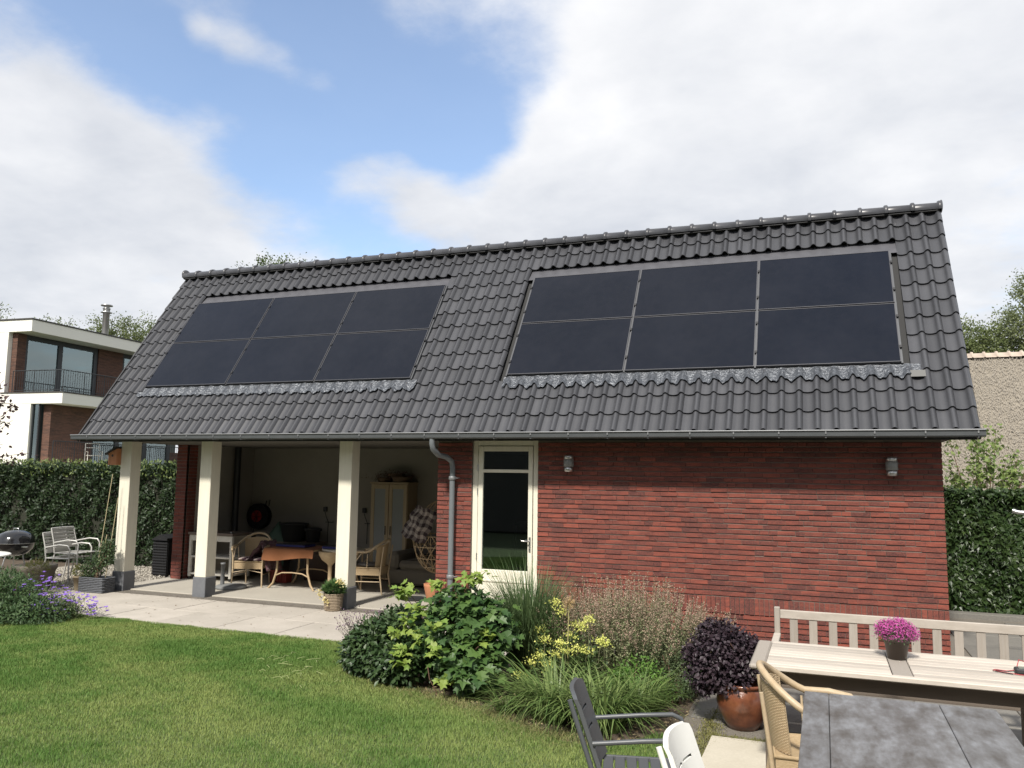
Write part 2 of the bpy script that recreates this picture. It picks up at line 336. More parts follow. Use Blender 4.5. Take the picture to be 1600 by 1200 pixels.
# paving slabs of the path in front of the house
pav = MB(); pav.box(.05, 9.4, -1.56, .30, -.06, -.012); pv = pav.build('paved_path', m_grit, None, 'structure')
ys = [-1.54, -.62, .28]; xs0 = .08
for r in range(2):
    x = xs0 - (0 if r else .45)
    while x < 9.3:
        a, b = max(x, .07), min(x+.93, 9.38)
        if b-a > .15: MB().box(a+.004, b-.004, ys[r]+.004, ys[r+1]-.004, -.05, R.uniform(-.002,.002), .004).build('paving_slab', m_paver, pv)
        x += .935
Box(-.3, 6.46, .30, .60, -.06, -.004).build('grit_strip', m_grit, None, 'structure')
Box(.30, 6.46, .60, 3.8, -.06, .012, .006).build('porch_floor', m_slab, None, 'structure')
# dirt ragged on the edge between porch floor and slabs, and dried leaves on the path
k = 900; P = np.c_[rng.uniform(.2,6.4,k), rng.normal(.33,.07,k), np.full(k,.004)]
leaves('dirt_crumbs', P, rng.normal(size=(k,3))*[1,1,.1], np.tile([0,0,1.],(k,1)), rng.uniform(.008,.03,k), rng.uniform(.006,.02,k), mat('dirt', (.13,.11,.09), .95), None)
k = 170; P = np.c_[rng.uniform(.4,9,k), rng.uniform(-1.5,.3,k), np.full(k,.004)]
leaves('dry_leaf_litter', P, rng.normal(size=(k,3))*[1,1,.2], np.tile([0,0,1.],(k,1)), rng.uniform(.008,.045,k), rng.uniform(.006,.022,k), mat('dry_leaf', (.10,.065,.035), .9, tint=.7, col2=(.2,.13,.06)), None)
# slate terrace on the right
ter = Box(10.40, 17.0, -9.5, 3.72, -.06, -.014).build('terrace', m_grit, None, 'structure')
for i in range(8):
    for j in range(16):
        x = 10.62+i*.8; y = -9.4+j*.8+(.4 if i % 2 else 0)
        if y+.8 > 3.7 or (x < 13 and y+.8 > .42): continue
        if x < 11.3 and y < -3.3: continue
        MB().box(x+.006, x+.794, y+.006, y+.794, -.05, R.uniform(-.004,.003), .005).build('slate_tile', m_slate, ter)
MB().box(10.44, 10.61, -2.9, .3, -.05, -.002, .005).build('slate_tile', m_slate, ter)
for j in range(7):
    MB().box(10.66, 11.40, -3.36-.86*(j+1)+.01, -3.36-.86*j, -.05, .004+R.uniform(-.003,.003), .008, jit=.004).build('sandstone_slab', m_sand, ter)

# ------------------------------------------------------------------ garden house
H = thing('garden_house', 'long brick garden house with dark tiled roof and an open porch at its left end', 'garden house', (6.6, 2.1, 0))
TH = .963; ct, st = math.cos(TH), math.sin(TH); ZE = 2.5208; X0, X1 = .1114, 13.1169; SL = 3.87
def rp(x, s, h=0): return (x, s*ct-h*st, ZE+s*st+h*ct)
RM = Matrix(((1,0,0,0),(0,ct,-st,0),(0,st,ct,ZE),(0,0,0,1)))       # local (x, s, h) -> world
yr, zr = SL*ct, ZE+SL*st
# --- walls
fw = Box(7.935, 12.785, .462, .70, 0, 2.425).build('front_wall', m_mortar, H)
Box(6.45, 6.972, .462, .70, 0, 2.425).build('pier_core', m_mortar, H)
Box(.442, .668, 1.90, 3.95, 0, 2.42).build('left_wall', m_mortar, H)
m_bw = mat('plain_brick', (.13,.055,.045), .9, n=((3,3,30),.6,(.12,.035,.03)), bump=((2,2,80),.6,.01))
Box(.442, 12.785, 3.95, 4.15, 0, 2.42).build('back_wall', m_bw, H)
Box(.25, 6.45, 3.70, 3.93, .012, 2.419).build('inner_wall', m_plaster, H)
Box(.668, .73, 2.16, 3.70, .012, 2.419).build('inner_wall', m_plaster, H)
Box(6.45, 6.60, .702, 3.94, .012, 2.418).build('partition_wall', m_plaster, H)
MB().prism([(.70,0),(3.949,0),(3.949,2.45),(3.94,2.6),(yr,zr-.16),(.70,3.0),(.70,2.5)], 'x', 12.60, 12.784).build('gable_wall', m_bw, H)
MB().prism([(.55,2.47),(3.9,2.47),(3.9,2.9),(yr,zr-.16),(.55,2.95)], 'x', .46, .64).build('gable_wall', m_cream, H)
Box(6.605, 12.6, .702, 3.94, -.02, .02).build('room_floor', mat('room_floor', (.18,.15,.12), .6), H)
Box(6.605, 12.595, .705, 3.94, 2.30, 2.418).build('room_ceiling', m_ceil, H)
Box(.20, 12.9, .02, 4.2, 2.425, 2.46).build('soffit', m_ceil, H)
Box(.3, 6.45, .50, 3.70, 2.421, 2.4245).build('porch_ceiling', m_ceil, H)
# --- individually laid bricks
CH = .0625
specs = []   # (distance, box args, tint)
def lay(x0, x1, z0, z1, y, depth, off, inc=None):
    z = z0; row = 0
    while z+CH*.8 <= z1+1e-6:
        x = x0 + (0 if row % 2 else -R.choice((.05,.11,.16)))
        while x < x1-.01:
            ln = R.choice((.205,.205,.205,.10)); a, b = max(x, x0), min(x+ln, x1)
            if x1-b < .04: b = x1
            if b-a > .03:
                t = min(1, max(0, R.gauss(.28,.25)+(.5 if R.random() < .2 else 0)))
                specs.append((math.dist(((a+b)/2, y, z), CAM)-.4*(z > .5), (a+.0004, b-.0004, y+R.uniform(-.004,.004), y+depth, z+.009, z+CH-.0055), t))
            x = b if b == x1 else x+ln+.002
        z += CH; row += 1
lay(7.937, 12.79, .52, 2.418, .45, .06, 0); lay(6.45, 6.968, .52, 2.418, .45, .06, 0)
lay(7.937, 12.79, .008, .31, .443, .06, 0); lay(6.45, 6.968, .008, .31, .443, .06, 0)
for xa_, xb_ in ((7.937,12.79),(6.45,6.968)):
    x = xa_
    while x < xb_-.02:
        b = min(x+.054, xb_); specs.append((math.dist(((x+b)/2,.43,.4), CAM), (x+.002, b-.002, .430+R.uniform(-.004,.004), .50, .326, .512), min(1,max(0.01,R.gauss(.5,.3))))); x += .0565
specs.sort(key=lambda q: q[0])
for d_, a_, t_ in specs[:300]:
    MB().box(*a_, 0.0 if False else .003, tint=max(t_, .001), jit=.0012).build('brick', m_brick, fw)
rest = MB()
for d_, a_, t_ in specs[300:]: rest.box(*a_, tint=max(t_, .001), jit=.0015)
z = .01                                     # narrow brick pier at the left end of the porch and the visible edge of the left wall
row = 0
while z < 2.41:
    for (a, b, c, d) in (((.442,.648,1.892,1.95) if row % 2 else (.442,.545,1.892,1.95)), ((.55,.668,1.892,1.95) if not row % 2 else (.65,.668,1.893,1.95))):
        rest.box(a, b, c+R.uniform(-.003,.003), d, z+.006, z+CH-.005, tint=min(1,max(.01,R.gauss(.4,.25))))
    for yy in (1.955, 2.06): rest.box(.655, .674, yy, yy+.1, z+.006, z+CH-.005, tint=R.uniform(.1,.8))
    z += CH; row += 1
rest.build('bricks', m_brick, H, 'stuff')
# --- door
DR = Box(6.974, 7.932, .50, .62, .0, 2.424).M
fr = MB(); fr.box(6.974, 7.05, .485, .60, 0, 2.424, .004).box(7.862, 7.932, .485, .60, 0, 2.424, .004).box(7.0505, 7.8615, .486, .60, 2.352, 2.424, .004)
dfr = fr.build('door_frame', m_cream, H)
dl = MB(); dl.box(7.058, 7.128, .475, .53, .03, 2.345, .004).box(7.792, 7.854, .475, .53, .03, 2.345, .004).box(7.1285, 7.7915, .476, .53, 2.277, 2.345, .004)
dl.box(7.1285, 7.7915, .476, .53, 1.985, 2.028, .004).box(7.1285, 7.7915, .476, .53, .03, .675, .004).box(7.10, 7.81, .462, .476, .512, .545, .006)
dlf = dl.build('door', m_cream, H)
Box(7.129, 7.791, .500, .506, 2.029, 2.276).build('pane', m_glass, dlf); Box(7.129, 7.791, .500, .506, .676, 1.984).build('pane', m_glass, dlf)
hd = MB(); hd.box(7.81, 7.838, .462, .476, .93, 1.13, .004); hd.tube([(7.824,.470,1.075),(7.824,.425,1.075),(7.72,.42,1.078)], .009); hd.tube([(7.824,.470,.98),(7.824,.455,.98)], .011)
hd.build('handle', m_steel, dlf)
for z in (.35, .84, 1.72, 2.05): Tube([(7.054,.470,z-.045),(7.054,.470,z+.045)], .008).build('hinge', m_steel, dlf)
# faint things seen in the room through the door
tr = thing('trampoline_frame', 'white hooped frame seen dimly through the lower pane of the cream door', 'frame', (7.5, 2.6, .02))
q = MB(); q.tube([(7.6+.75*math.cos(a), 2.6+.55*math.sin(a), 1.18) for a in [i*math.pi/16 for i in range(32)]], .02, closed=True)
for a in (.4,1.9,3.4,5): q.tube([(7.6+.75*math.cos(a),2.6+.55*math.sin(a),1.18),(7.6+.75*math.cos(a),2.6+.55*math.sin(a),.02)], .018)
q.build('hoop', mat('grey_tube', (.5,.5,.5), .4), tr)
# --- posts
for a in (.60, 2.26, 4.825):
    p = MB().box(a, a+.22, .45, .67, .30, 2.424, .006).build('post', m_cream, H)
    Box(a-.014, a+.234, .436, .684, -.01, .30, .008).build('plinth', m_plinth, p)
# --- roof
rf = MB(); rf.prism([(.03,2.43),(yr,zr-.21),(2*yr-.03,2.43),(2*yr-.03,2.40),(yr,zr-.28),(.03,2.40)], 'x', X0+.03, X1-.03)
RF = rf.build('roof', m_under, H)
b_ = MB(); b_.M = RM; b_.grid(lambda u, v: (X0+(X1-X0)*u, v*SL, -.098), 1, 1); b_.build('roof_underlay', m_under, RF)
b_ = MB()
for xx in (X0+.005, X1-.03):
    b_ = MB().prism([(-.03,2.44),(-.03,2.47),(yr,zr-.06),(2*yr,2.47),(2*yr,2.40),(yr,zr-.16),(.0,2.40)], 'x', xx, xx+.025)
    b_.build('verge_board', mat('verge_board', (.035,.035,.037), .6), RF)
PW, RH = .2001, .2955
def tprof(u):
    if u < .118: return -.056+.016*((u-.058)/.058)**2
    t = (u-.118)/(.2001-.118); return -.040+.046*math.sin(math.pi*t)**.9
us = [0,.03,.06,.09,.118,.1295,.140,.1505,.159,.1685,.180,.1905,.2001]
def tile_geo(b, x, s, end=False, half=1.0, tint=0):
    top = []; L_ = RH+.045
    for ss, lift in ((0,.026),(L_,.0)):
        for u in us: top.append((x+u, s+ss, tprof(u)+lift))
    n = len(us); b.add(top, [(i, i+1, n+i+1, n+i) for i in range(n-1)], True, tint)
    fr_ = [(x+u, s, tprof(u)+.026) for u in us]+[(x+u, s+.006, tprof(u)+.006) for u in us]
    b.add(fr_, [(i+n, i+n+1, i+1, i) for i in range(n-1)], False, tint)
    if end: b.add([(x+.2001, s, -.013), (x+.2001, s+L_, -.031), (x+.2001, s+L_, -.10), (x+.2001, s, -.10)], [(0,1,2,3)], False, tint)
    return b
b = MB(); tile_geo(b, 0, 0); tile_me = b.mesh('roof_tile', m_tile)
b = MB(); tile_geo(b, 0, 0, True); tile_end = b.mesh('roof_tile', m_tile)
cells = []
for k in range(65):
    for r in range(13):
        if 3 <= r <= 10 and (4 <= k <= 28 or 36 <= k <= 61): continue
        c = rp(X0+PW*k+.1, RH*r+.15); cells.append((math.dist(c, CAM), k, r))
cells.sort(); off = woff(RF)
for d_, k, r in cells[:300]:
    o = bpy.data.objects.new('tile', tile_end if k == 64 else tile_me); link(o, RF)
    M_ = RM @ Matrix.Translation((X0+PW*k+R.uniform(-.0015,.0015), RH*r+R.uniform(-.003,.003), R.uniform(-.001,.0015))) @ Matrix.Rotation(R.uniform(-.004,.004), 4, 'Z')
    M_.translation -= off; o.matrix_local = M_
b = MB(); b.M = RM
for d_, k, r in cells[300:]: tile_geo(b, X0+PW*k+R.uniform(-.0015,.0015), RH*r+R.uniform(-.003,.003))
b.build('tiles', m_tile, RF, 'stuff')
# back slope: corrugated sheet of tiles, joined
b = MB(); MBk = Matrix(((1,0,0,0),(0,-ct,st,2*yr),(0,st,ct,ZE),(0,0,0,1))); b.M = MBk
for r in range(13):
    n = 65*6; vs = []
    for ss, lift in ((0,.02),(RH+.03,.0)):
        for i in range(n+1): vs.append((X0+(X1-X0)*i/n, r*RH+ss, tprof((i % 6)/6*.2)+lift))
    b.add(vs, [(i, n+1+i, n+2+i, i+1) for i in range(n)], True)
b.build('back_slope_tiles', m_tile, RF, 'stuff')
# ridge
x = X0-.01; i = 0
cap = MB(); prof = []
for j in range(13):
    a = math.pi*(-.12+1.24*j/12); prof.append((math.cos(a)*.112, math.sin(a)*.086))
def ring(xx, sc): return [(xx, p[0]*sc, p[1]*sc) for p in prof]
secs = [(0,1.0),(.300,.94),(.301,1.12),(.315,1.22),(.345,1.22),(.356,1.05)]
vs = sum([ring(a, s_) for a, s_ in secs], [])
cap.add(vs, [(q*13+j, q*13+j+1, (q+1)*13+j+1, (q+1)*13+j) for q in range(len(secs)-1) for j in range(12)], True)
capm = cap.mesh('ridge_tile', m_tile)
while x < X1-.1:
    o = bpy.data.objects.new('ridge_tile', capm); link(o, RF)
    o.location = Vector((x, yr, zr-.034+R.uniform(-.003,.003)))-off; x += .3335
e = MB(); e.ell((X0-.01, yr, zr+.01), (.05,.11,.10)); e.ell((X1+.01, yr, zr-.01), (.02,.11,.09)); e.build('ridge_end', m_tile, RF)
MB().prism([(yr-.10,zr-.09),(yr,zr+.0),(yr+.10,zr-.09)], 'x', X0+.02, X1-.02).build('ridge_filler', m_under, RF)
# flashing round the arrays
PWd, PHt, GAP, SA = 1.65, .992, .02, .9946; XA, XB = .9195, 7.4276
fl = MB(); fl.M = RM
for xa, a0, a1 in ((XA, X0+4*PW, X0+29*PW), (XB, X0+36*PW, X0+62*PW)):
    fl.add([(a0,2.99,-.018),(a1+.01,2.99,-.018),(a1+.01,3.30,-.075),(a0,3.30,-.075)], [(0,1,2,3)])                      # top tray
    fu = MB(); fu.M = RM; fu.box(a0, a1, .86, 3.0, -.085, -.078); fu.build('side_tray', m_under, RF)
fl.build('top_flashing', m_flash, RF)
ld = MB(); ld.M = RM
for a0, a1 in ((.86, 6.02), (7.38, 12.62)):
    n = int((a1-a0)/.02)
    def f(u, v, a0=a0, a1=a1):
        x_ = a0+(a1-a0)*u; k_ = (x_-X0) % PW; s_ = .985-(.20+.022*math.sin(x_*31)+.015*math.sin(x_*77+1))*v
        h = tprof(min(k_, .2))*.85+.026+.010*v-.008*(1-v); w = .007*math.sin(x_*53+2*v)*math.sin(v*5+x_*19)+.004*math.sin(x_*120+v*9)
        return (x_, s_, (h*(.25+.75*v)-.012*(1-v))+w*(1-abs(2*v-1)**3))
    ld.grid(f, n, 8, True)
ld.build('lead_flashing', m_lead, RF)
Mt = MB(); Mt.M = RM; Mt.box(12.50, 12.66, .76, .86, .004, .010); Mt.build('flashing_tab', mat('foil_tape', (.10,.10,.095), .5), RF)
rl = MB(); rl.M = RM
for xa in (XA, XB):
    for i in range(4):
        w = (PWd+GAP)*i+xa-(GAP/2 if 0 < i < 4 else 0)
        cx_ = xa-.012 if i == 0 else (xa+3*PWd+2*GAP+.012 if i == 3 else xa+(PWd+GAP)*i-GAP/2)
        rl = MB(); rl.M = RM; rl.box(cx_-.012, cx_+.012, SA-.01, SA+2*PHt+GAP, -.03, .004, .002)
        rl.build('mounting_rail', m_clampm, RF)
# gutter
gt = MB(); pr_ = [(.0,2.515),(-.005,2.445),(-.022,2.428),(-.098,2.425),(-.112,2.44),(-.118,2.500),(-.128,2.502)]
gx0, gx1 = X0-.02, X1+.03
gt.add([(gx0, y, z) for y, z in pr_]+[(gx1, y, z) for y, z in pr_], [(i, i+1, i+8, i+7) for i in range(6)], False)
pr2 = [(y*.97-.001, z+.004) for y, z in pr_[:-1]]
gt.add([(gx0, y, z) for y, z in pr2]+[(gx1, y, z) for y, z in pr2], [(i+6, i+7, i+1, i) for i in range(5)], False)
for xx in (gx0, gx1-.002): gt.prism([(0,2.505),(-.005,2.445),(-.022,2.428),(-.098,2.425),(-.112,2.44),(-.118,2.498)], 'x', xx, xx+.002)
GT = gt.build('gutter', m_zinc, H)
Tube([(gx0,-.122,2.502),(gx1,-.122,2.502)], .009).build('gutter_rim', m_zincrim, GT)
x = .45
while x < 13.1:
    MB().box(x-.008, x+.008, -.124, -.116, 2.462, 2.500, .002).box(x-.006,x+.006,-.121,.0,2.4195,2.4245).build('gutter_bracket', m_zincrim, GT); x += .505
dp = MB(); dp.tube([(6.60,-.06,2.43),(6.60,-.06,2.36),(6.605,-.04,2.29),(6.625,.08,2.215),(6.665,.27,2.19),(6.705,.355,2.13),(6.713,.37,2.05),(6.713,.37,.02)], .038, 14)
DP = dp.build('downpipe', mat('grey_pipe', (.15,.165,.175), .5, n=((3,3,2),.5,(.11,.12,.125))), H)
for z in (1.90, .56):
    q = MB(); q.lathe([(.047,-.025),(.052,-.02),(.052,.02),(.047,.025)], (6.713,.37,z), 16); q.tube([(6.75,.37,z),(6.79,.38,z),(6.79,.44,z)], .008); q.build('pipe_clip', m_zincrim, DP)
q = MB(); q.lathe([(.045,-.03),(.048,-.01),(.045,0)], (6.713,.37,1.93), 14); q.build('pipe_collar', m_zinc, DP)

# --- solar panels, one thing each
rowname = {1: 'upper', 0: 'lower'}
def make_panel():
    root = thing('solar_panel', 'x', 'solar panel', (0,0,0))
    gl = MB(); gl.box(.010, PWd-.010, .010, PHt-.010, .0, .036, 0); gl.build('glass_sheet', m_cell, root, world=False)
    f_ = MB(); f_.box(0, .0095, 0, PHt, -.005, .040).box(PWd-.0095, PWd, 0, PHt, -.005, .040).box(.0097, PWd-.0097, 0, .0095, -.005, .0400).box(.0097, PWd-.0097, PHt-.0095, PHt, -.005, .0400)
    f_.build('frame', m_cellf, root, world=False)
    for xx, yy in ((-.004,.24),(-.004,.76)):
        c = MB(); c.box(xx-.016, xx+.016, yy-.022, yy+.022, .030, .050, .004); c.build('clamp', m_black, root, world=False)
    return root
pp = make_panel(); first = True
cols = ['left', 'middle', 'right']
for arr, xa in (('left array above the open porch', XA), ('right array above the brick wall', XB)):
    for r in range(2):
        for i in range(3):
            o = pp if first else copy_tree(pp); first = False
            M_ = RM @ Matrix.Translation((xa+(PWd+GAP)*i, SA+(PHt+GAP)*r, -.018)); o.matrix_world = M_
            o['label'] = 'black solar panel, %s of the %s row in the %s' % (cols[i], rowname[r], arr); o['group'] = 'black solar panels set into the roof'
# end clamps on the outer right edge of both arrays
q = MB(); q.M = RM
for xa in (XA, XB):
    for yy in (.24,.76,1.25,1.77): q.box(xa+3*PWd+2*GAP-.004, xa+3*PWd+2*GAP+.026, SA+yy-.022, SA+yy+.022, .01, .032, .003)
q.build('end_clamps', m_black, RF)
# --- wall lamps
def lamp(x, z, label):
    t = thing('wall_lamp', label, 'wall lamp', (x, .45, z), group='steel wall lamps on the brick wall')
    MB().lathe([(.045,.0),(.062,.0),(.062,.055),(.03,.055)], (x,.375,z+.045), 20).build('top_cap', m_steel, t)
    MB().lathe([(.062,0),(.066,.004),(.066,.095),(.062,.098)], (x,.375,z-.053), 20).build('glass_band', m_lampgrey, t)
    MB().lathe([(.045,.0),(.060,.0),(.060,.06),(.05,.064)], (x,.375,z-.118), 20).build('bottom_cap', m_steel, t)
    Box(x-.035, x+.035, .437, .452, z-.06, z+.07, .004).box(x-.02, x+.02, .40, .438, z-.02, z+.02).build('bracket', m_steel, t)
lamp(8.39, 2.125, 'steel cylinder lamp on the brick wall just right of the cream door')
lamp(12.26, 2.12, 'steel cylinder lamp near the right end of the brick wall')
# ------------------------------------------------------------------ background: villa, thatched house
V = thing('white_villa', 'modern flat-roofed villa with white bands, brown brick and a railed balcony beyond the left hedge', 'villa', (-21.43, 16.007, 0), rad(94.2))
m_vb = mat('villa_brick', (.115,.058,.04), .9, n=((1.5,1.5,13),.95,(.04,.026,.022)), n2=((6,6,30),.5,(.17,.085,.055)), bump=((2,2,26),1,.03))
m_curt = mat('curtain', (.80,.86,.74), .9, leaf=.3)
m_trim = mat('dark_trim', (.05,.045,.04), .6)
def vb(name, m, *boxes, parent=V, b=0.0, kind=None):
    q = MB()
    for x in boxes: q.box(*x, b)
    return q.build(name, m, parent, kind, world=False)
vb('roof_slab', m_white, (0,14,0,10,8.06,8.60), b=.01); vb('roof_trim', m_trim, (-.04,14.04,-.04,10.04,8.602,8.66))
vb('end_wall', m_white, (.01,.30,1.30,9.9,5.30,8.058), (.01,.32,-.28,9.9,0,4.785))
bs = vb('balcony', m_white, (0,14,-2,10,4.79,5.27), b=.01); vb('balcony_trim', m_trim, (-.03,14.03,-2.03,1.5,5.272,5.32), parent=bs)
vb('brick_wall', m_vb, (.23,.70,1,1.298,5.30,8.055), (5.02,6.68,1,1.3,5.33,8.05), (9.3,14,1,1.3,5.33,8.05), (.32,2.75,-1.12,-.7,0,4.78), (2.75,13.9,-.6,-.4,0,2.9))
def win(x0, x1, y, z0, z1, mull):
    f_ = MB(); w = .14; f_.box(x0, x0+w, y, y+.12, z0, z1).box(x1-w*1.6, x1, y, y+.12, z0, z1).box(x0+w, x1-w*1.6, y, y+.12, z1-.22, z1).box(x0+w, x1-w*1.6, y, y+.12, z0, z0+.1)
    for m_ in mull: f_.box(m_-.13, m_+.13, y+.001, y+.119, z0+.1, z1-.22)
    fo = f_.build('window', m_dark, V, world=False); xs = [x0+w]+list(mull)+[x1-w*1.6]
    for a, b in zip(xs[:-1], xs[1:]): vb('pane', m_vglass, (a+(.13 if a in mull else 0), b-(.13 if b in mull else 0), y+.05, y+.06, z0+.1, z1-.22), parent=fo)
    return fo
w1 = win(.71, 5.0, 1.05, 5.33, 8.05, (2.70,)); w2 = win(6.70, 9.28, 1.05, 5.33, 8.05, ()); w3 = win(2.76, 8.2, -1.05, 0.0, 4.78, (4.4, 6.3))
for a, b, y, z0, z1, p in ((.86,2.55,1.25,5.4,7.9,w1),(3.3,4.8,1.25,5.4,7.9,w1),(6.85,8,1.4,5.4,7.9,w2),(2.8,3.3,-.75,2,4.7,w3)):
    q = MB(); q.grid(lambda u, v: (a+(b-a)*u, y+.05*math.sin(u*(b-a)*38)+.02*math.sin(u*91), z0+(z1-z0)*v), int((b-a)*40), 1); q.build('curtain', m_curt, p, world=False)
vb('room_walls', mat('room_grey', (.16,.17,.16), .9), (.4,9.2,5.0,5.1,5.3,8.05), (.33,.40,1.3,5,5.3,8.05), (2.8,13,2.5,2.6,0,4.7), (.42,9.2,1.4,5,5.272,5.275))
# side glazing of the lower storey
sg = vb('window', m_dark, (.10,.20,-.70,-.64,0,4.78), (.10,.20,-.36,-.30,0,4.78)); vb('pane', m_vglass, (.14,.15,-.638,-.362,0,4.78), parent=sg)
vb('shadow_gap', m_dark, (.322,.33,-.7,-.3,0,4.78))
def railing(segs, z0, z1, name):
    t = MB(); bars = MB()
    for (xa, ya), (xb, yb) in segs:
        t.tube([(xa,ya,z1),(xb,yb,z1)], .022, 6); t.tube([(xa,ya,z0+.08),(xb,yb,z0+.08)], .016, 6); Ln = math.dist((xa,ya),(xb,yb)); n = int(Ln/.13)
        for i in range(n+1):
            u = i/n; bars.tube([(xa+(xb-xa)*u, ya+(yb-ya)*u, z0),(xa+(xb-xa)*u, ya+(yb-ya)*u, z1)], .020 if i % 9 == 0 else .009, 5, cap=False)
    ro = t.build('railing', m_dark, V, world=False); bars.build('balusters', m_dark, ro, 'stuff', world=False)
railing([((.05,.9),(.05,-1.93)), ((.05,-1.93),(13.9,-1.93))], 5.32, 6.28, 'r')
railing([((-.3,-2.0),(12,-2.0))], 2.15, 3.14, 'r')
vb('terrace_floor', m_white, (-.5,14,-2.1,-.62,2.0,2.14))
fl_ = MB(); fl_.lathe([(.17,8.6),(.17,10.55),(.20,10.56),(.20,10.60),(.15,10.62),(.15,10.70),(.30,10.72),(.30,10.78),(.02,10.82)], (6.9,2.5,0), 16); fl_.lathe([(.29,10.35),(.30,10.38),(.17,10.40)], (6.9,2.5,0), 16)
fl_.build('flue_pipe', m_steel, V, world=False)
tc_ = thing('terrace_chair', 'small white metal chair behind the villa terrace railing, above the left hedge', 'chair')
q = MB()
for (a, b) in (((-.3,-.3),0),((.3,-.3),0),((-.3,.3),1),((.3,.3),1)): q.tube([(a[0],a[1],0),(a[0],a[1],1.0 if b else .62)], .02, 6)
q.tube([(-.3,-.3,.62),(-.3,.3,.62)], .02, 6).tube([(.3,-.3,.62),(.3,.3,.62)], .02, 6).tube([(-.3,.3,1.0),(.3,.3,1.0)], .02, 6).tube([(-.3,.3,.8),(.3,.3,.8)], .02, 6)
q.build('frame', m_white, tc_); Box(-.3,.3,-.3,.3,.42,.45).build('seat', m_white, tc_)
vm = V.matrix_basis
vp = Matrix.Translation((-21.43,16.007,0)) @ Matrix.Rotation(rad(94.2),4,'Z') @ Vector((2.4,-1.6,2.14)); tc_.location = vp; tc_.rotation_euler = (0,0,rad(60))

T = thing('thatched_house', 'beige thatched roof slope with a pale tiled ridge beyond the ivy hedge on the right', 'thatched house', (18, 9, 0))
m_th = mat('thatch', (.34,.30,.235), .95, n=(7,.6,(.24,.21,.17)), n2=(50,.7,(.15,.13,.11)), bump=(45,1,.05))
tm = MB(); tm.grid(lambda u, v: (9+15*u, 6.6+3.4*v, 1.55+3.12*v+.03*math.sin(9*u*15)*math.sin(11*v)), 60, 14); tm.grid(lambda u, v: (9+15*u, 13.4-3.4*v, 1.55+3.12*v), 2, 2); tm.build('thatch_slope', m_th, T)
k = 46000; u = rng.uniform(11.5,18.5,k); v = rng.random(k)
P = np.c_[u, 6.6+3.4*v, 1.57+3.12*v]; D = np.c_[rng.normal(0,.25,k), -np.ones(k)*.7, -np.ones(k)*.55]+rng.normal(0,.12,(k,3))
leaves('thatch_reeds', P+np.array([0,-.01,.02]), D, np.c_[rng.normal(0,.5,k), -np.ones(k)*.6, np.ones(k)*.8], rng.uniform(.025,.06,k), rng.uniform(.008,.015,k), mat('reed', (.30,.27,.225), .95, tint=1, col2=(.235,.21,.175)), T)
Box(9.3, 23.7, 7.0, 13, 0, 1.8).build('wall', m_bw, T)
m_rt = mat('pale_ridge_tile', (.42,.35,.285), .8, n=(9,.5,(.36,.29,.24)), rnd=.07)
q = MB(); n = 9; vs = [(x_, .17*math.cos(math.pi*j/(n-1)), .12*math.sin(math.pi*j/(n-1))*s_+(.01 if s_ > 1 else 0)) for x_, s_ in ((0,1),(.20,1),(.2,1.18),(.235,1.18)) for j in range(n)]
q.add(vs, [(i*n+j, i*n+j+1, (i+1)*n+j+1, (i+1)*n+j) for i in range(3) for j in range(n-1)], True); rtm = q.mesh('ridge_tile', m_rt)
for i in range(64):
    o = bpy.data.objects.new('ridge_tile', rtm); link(o, T); o.location = Vector((9+.2345*i, 10.0, 4.60))-woff(T)

# ------------------------------------------------------------------ foliage materials
def lm(name, a, b, rough=.5, leaf=.25, spec=.4): return mat(name, a, rough, tint=1, col2=b, leaf=leaf, spec=spec)
f_tree = lm('tree_leaf', (.055,.085,.022), (.10,.14,.04)); f_bark = mat('bark', (.09,.075,.06), .95, n=(20,.6,(.05,.04,.035)), bump=(25,.6,.02))
f_hedge = lm('laurel_leaf', (.016,.033,.012), (.042,.070,.024), .5, .16, .4); f_ivy = lm('ivy_leaf', (.020,.042,.012), (.058,.092,.026), .40, .15)
f_maple = lm('maple_leaf', (.030,.075,.020), (.095,.165,.040), .48, .25); f_mapley = lm('young_maple_leaf', (.15,.255,.045), (.27,.34,.07), .5, .35)
f_dark = lm('dark_shrub_leaf', (.026,.056,.018), (.065,.105,.036), .45, .2, .4)
f_purple = lm('purple_leaf', (.022,.013,.019), (.046,.030,.038), .5, .08, .35); f_grass = lm('ornamental_grass', (.055,.105,.038), (.15,.21,.085), .5, .25)
f_lily = lm('daylily_leaf', (.065,.125,.028), (.20,.26,.085), .45, .3); f_cat = lm('catmint_leaf', (.15,.19,.09), (.26,.27,.15), .8, .2, .2)
f_catfl = lm('catmint_flower', (.42,.28,.23), (.30,.25,.17), .8, .2, .2); f_yel = lm('yellow_flower', (.72,.70,.20), (.55,.60,.16), .6, .3)
f_fern = lm('fresh_green_leaf', (.07,.16,.025), (.13,.24,.04), .5, .3); f_ger = lm('geranium_leaf', (.035,.075,.025), (.08,.13,.045), .6, .25)
f_violet = lm('violet_petal', (.20,.10,.52), (.30,.17,.60), .6, .3); f_pink = lm('pink_petal', (.50,.055,.30), (.62,.16,.45), .6, .25)
f_red = lm('copper_leaf', (.035,.018,.020), (.07,.035,.035), .5, .15); f_jmap = lm('pale_maple_leaf', (.12,.19,.045), (.22,.28,.09), .5, .35)
f_lawn = lm('lawn_blade', (.095,.190,.036), (.255,.305,.092), .6, .3, .25)

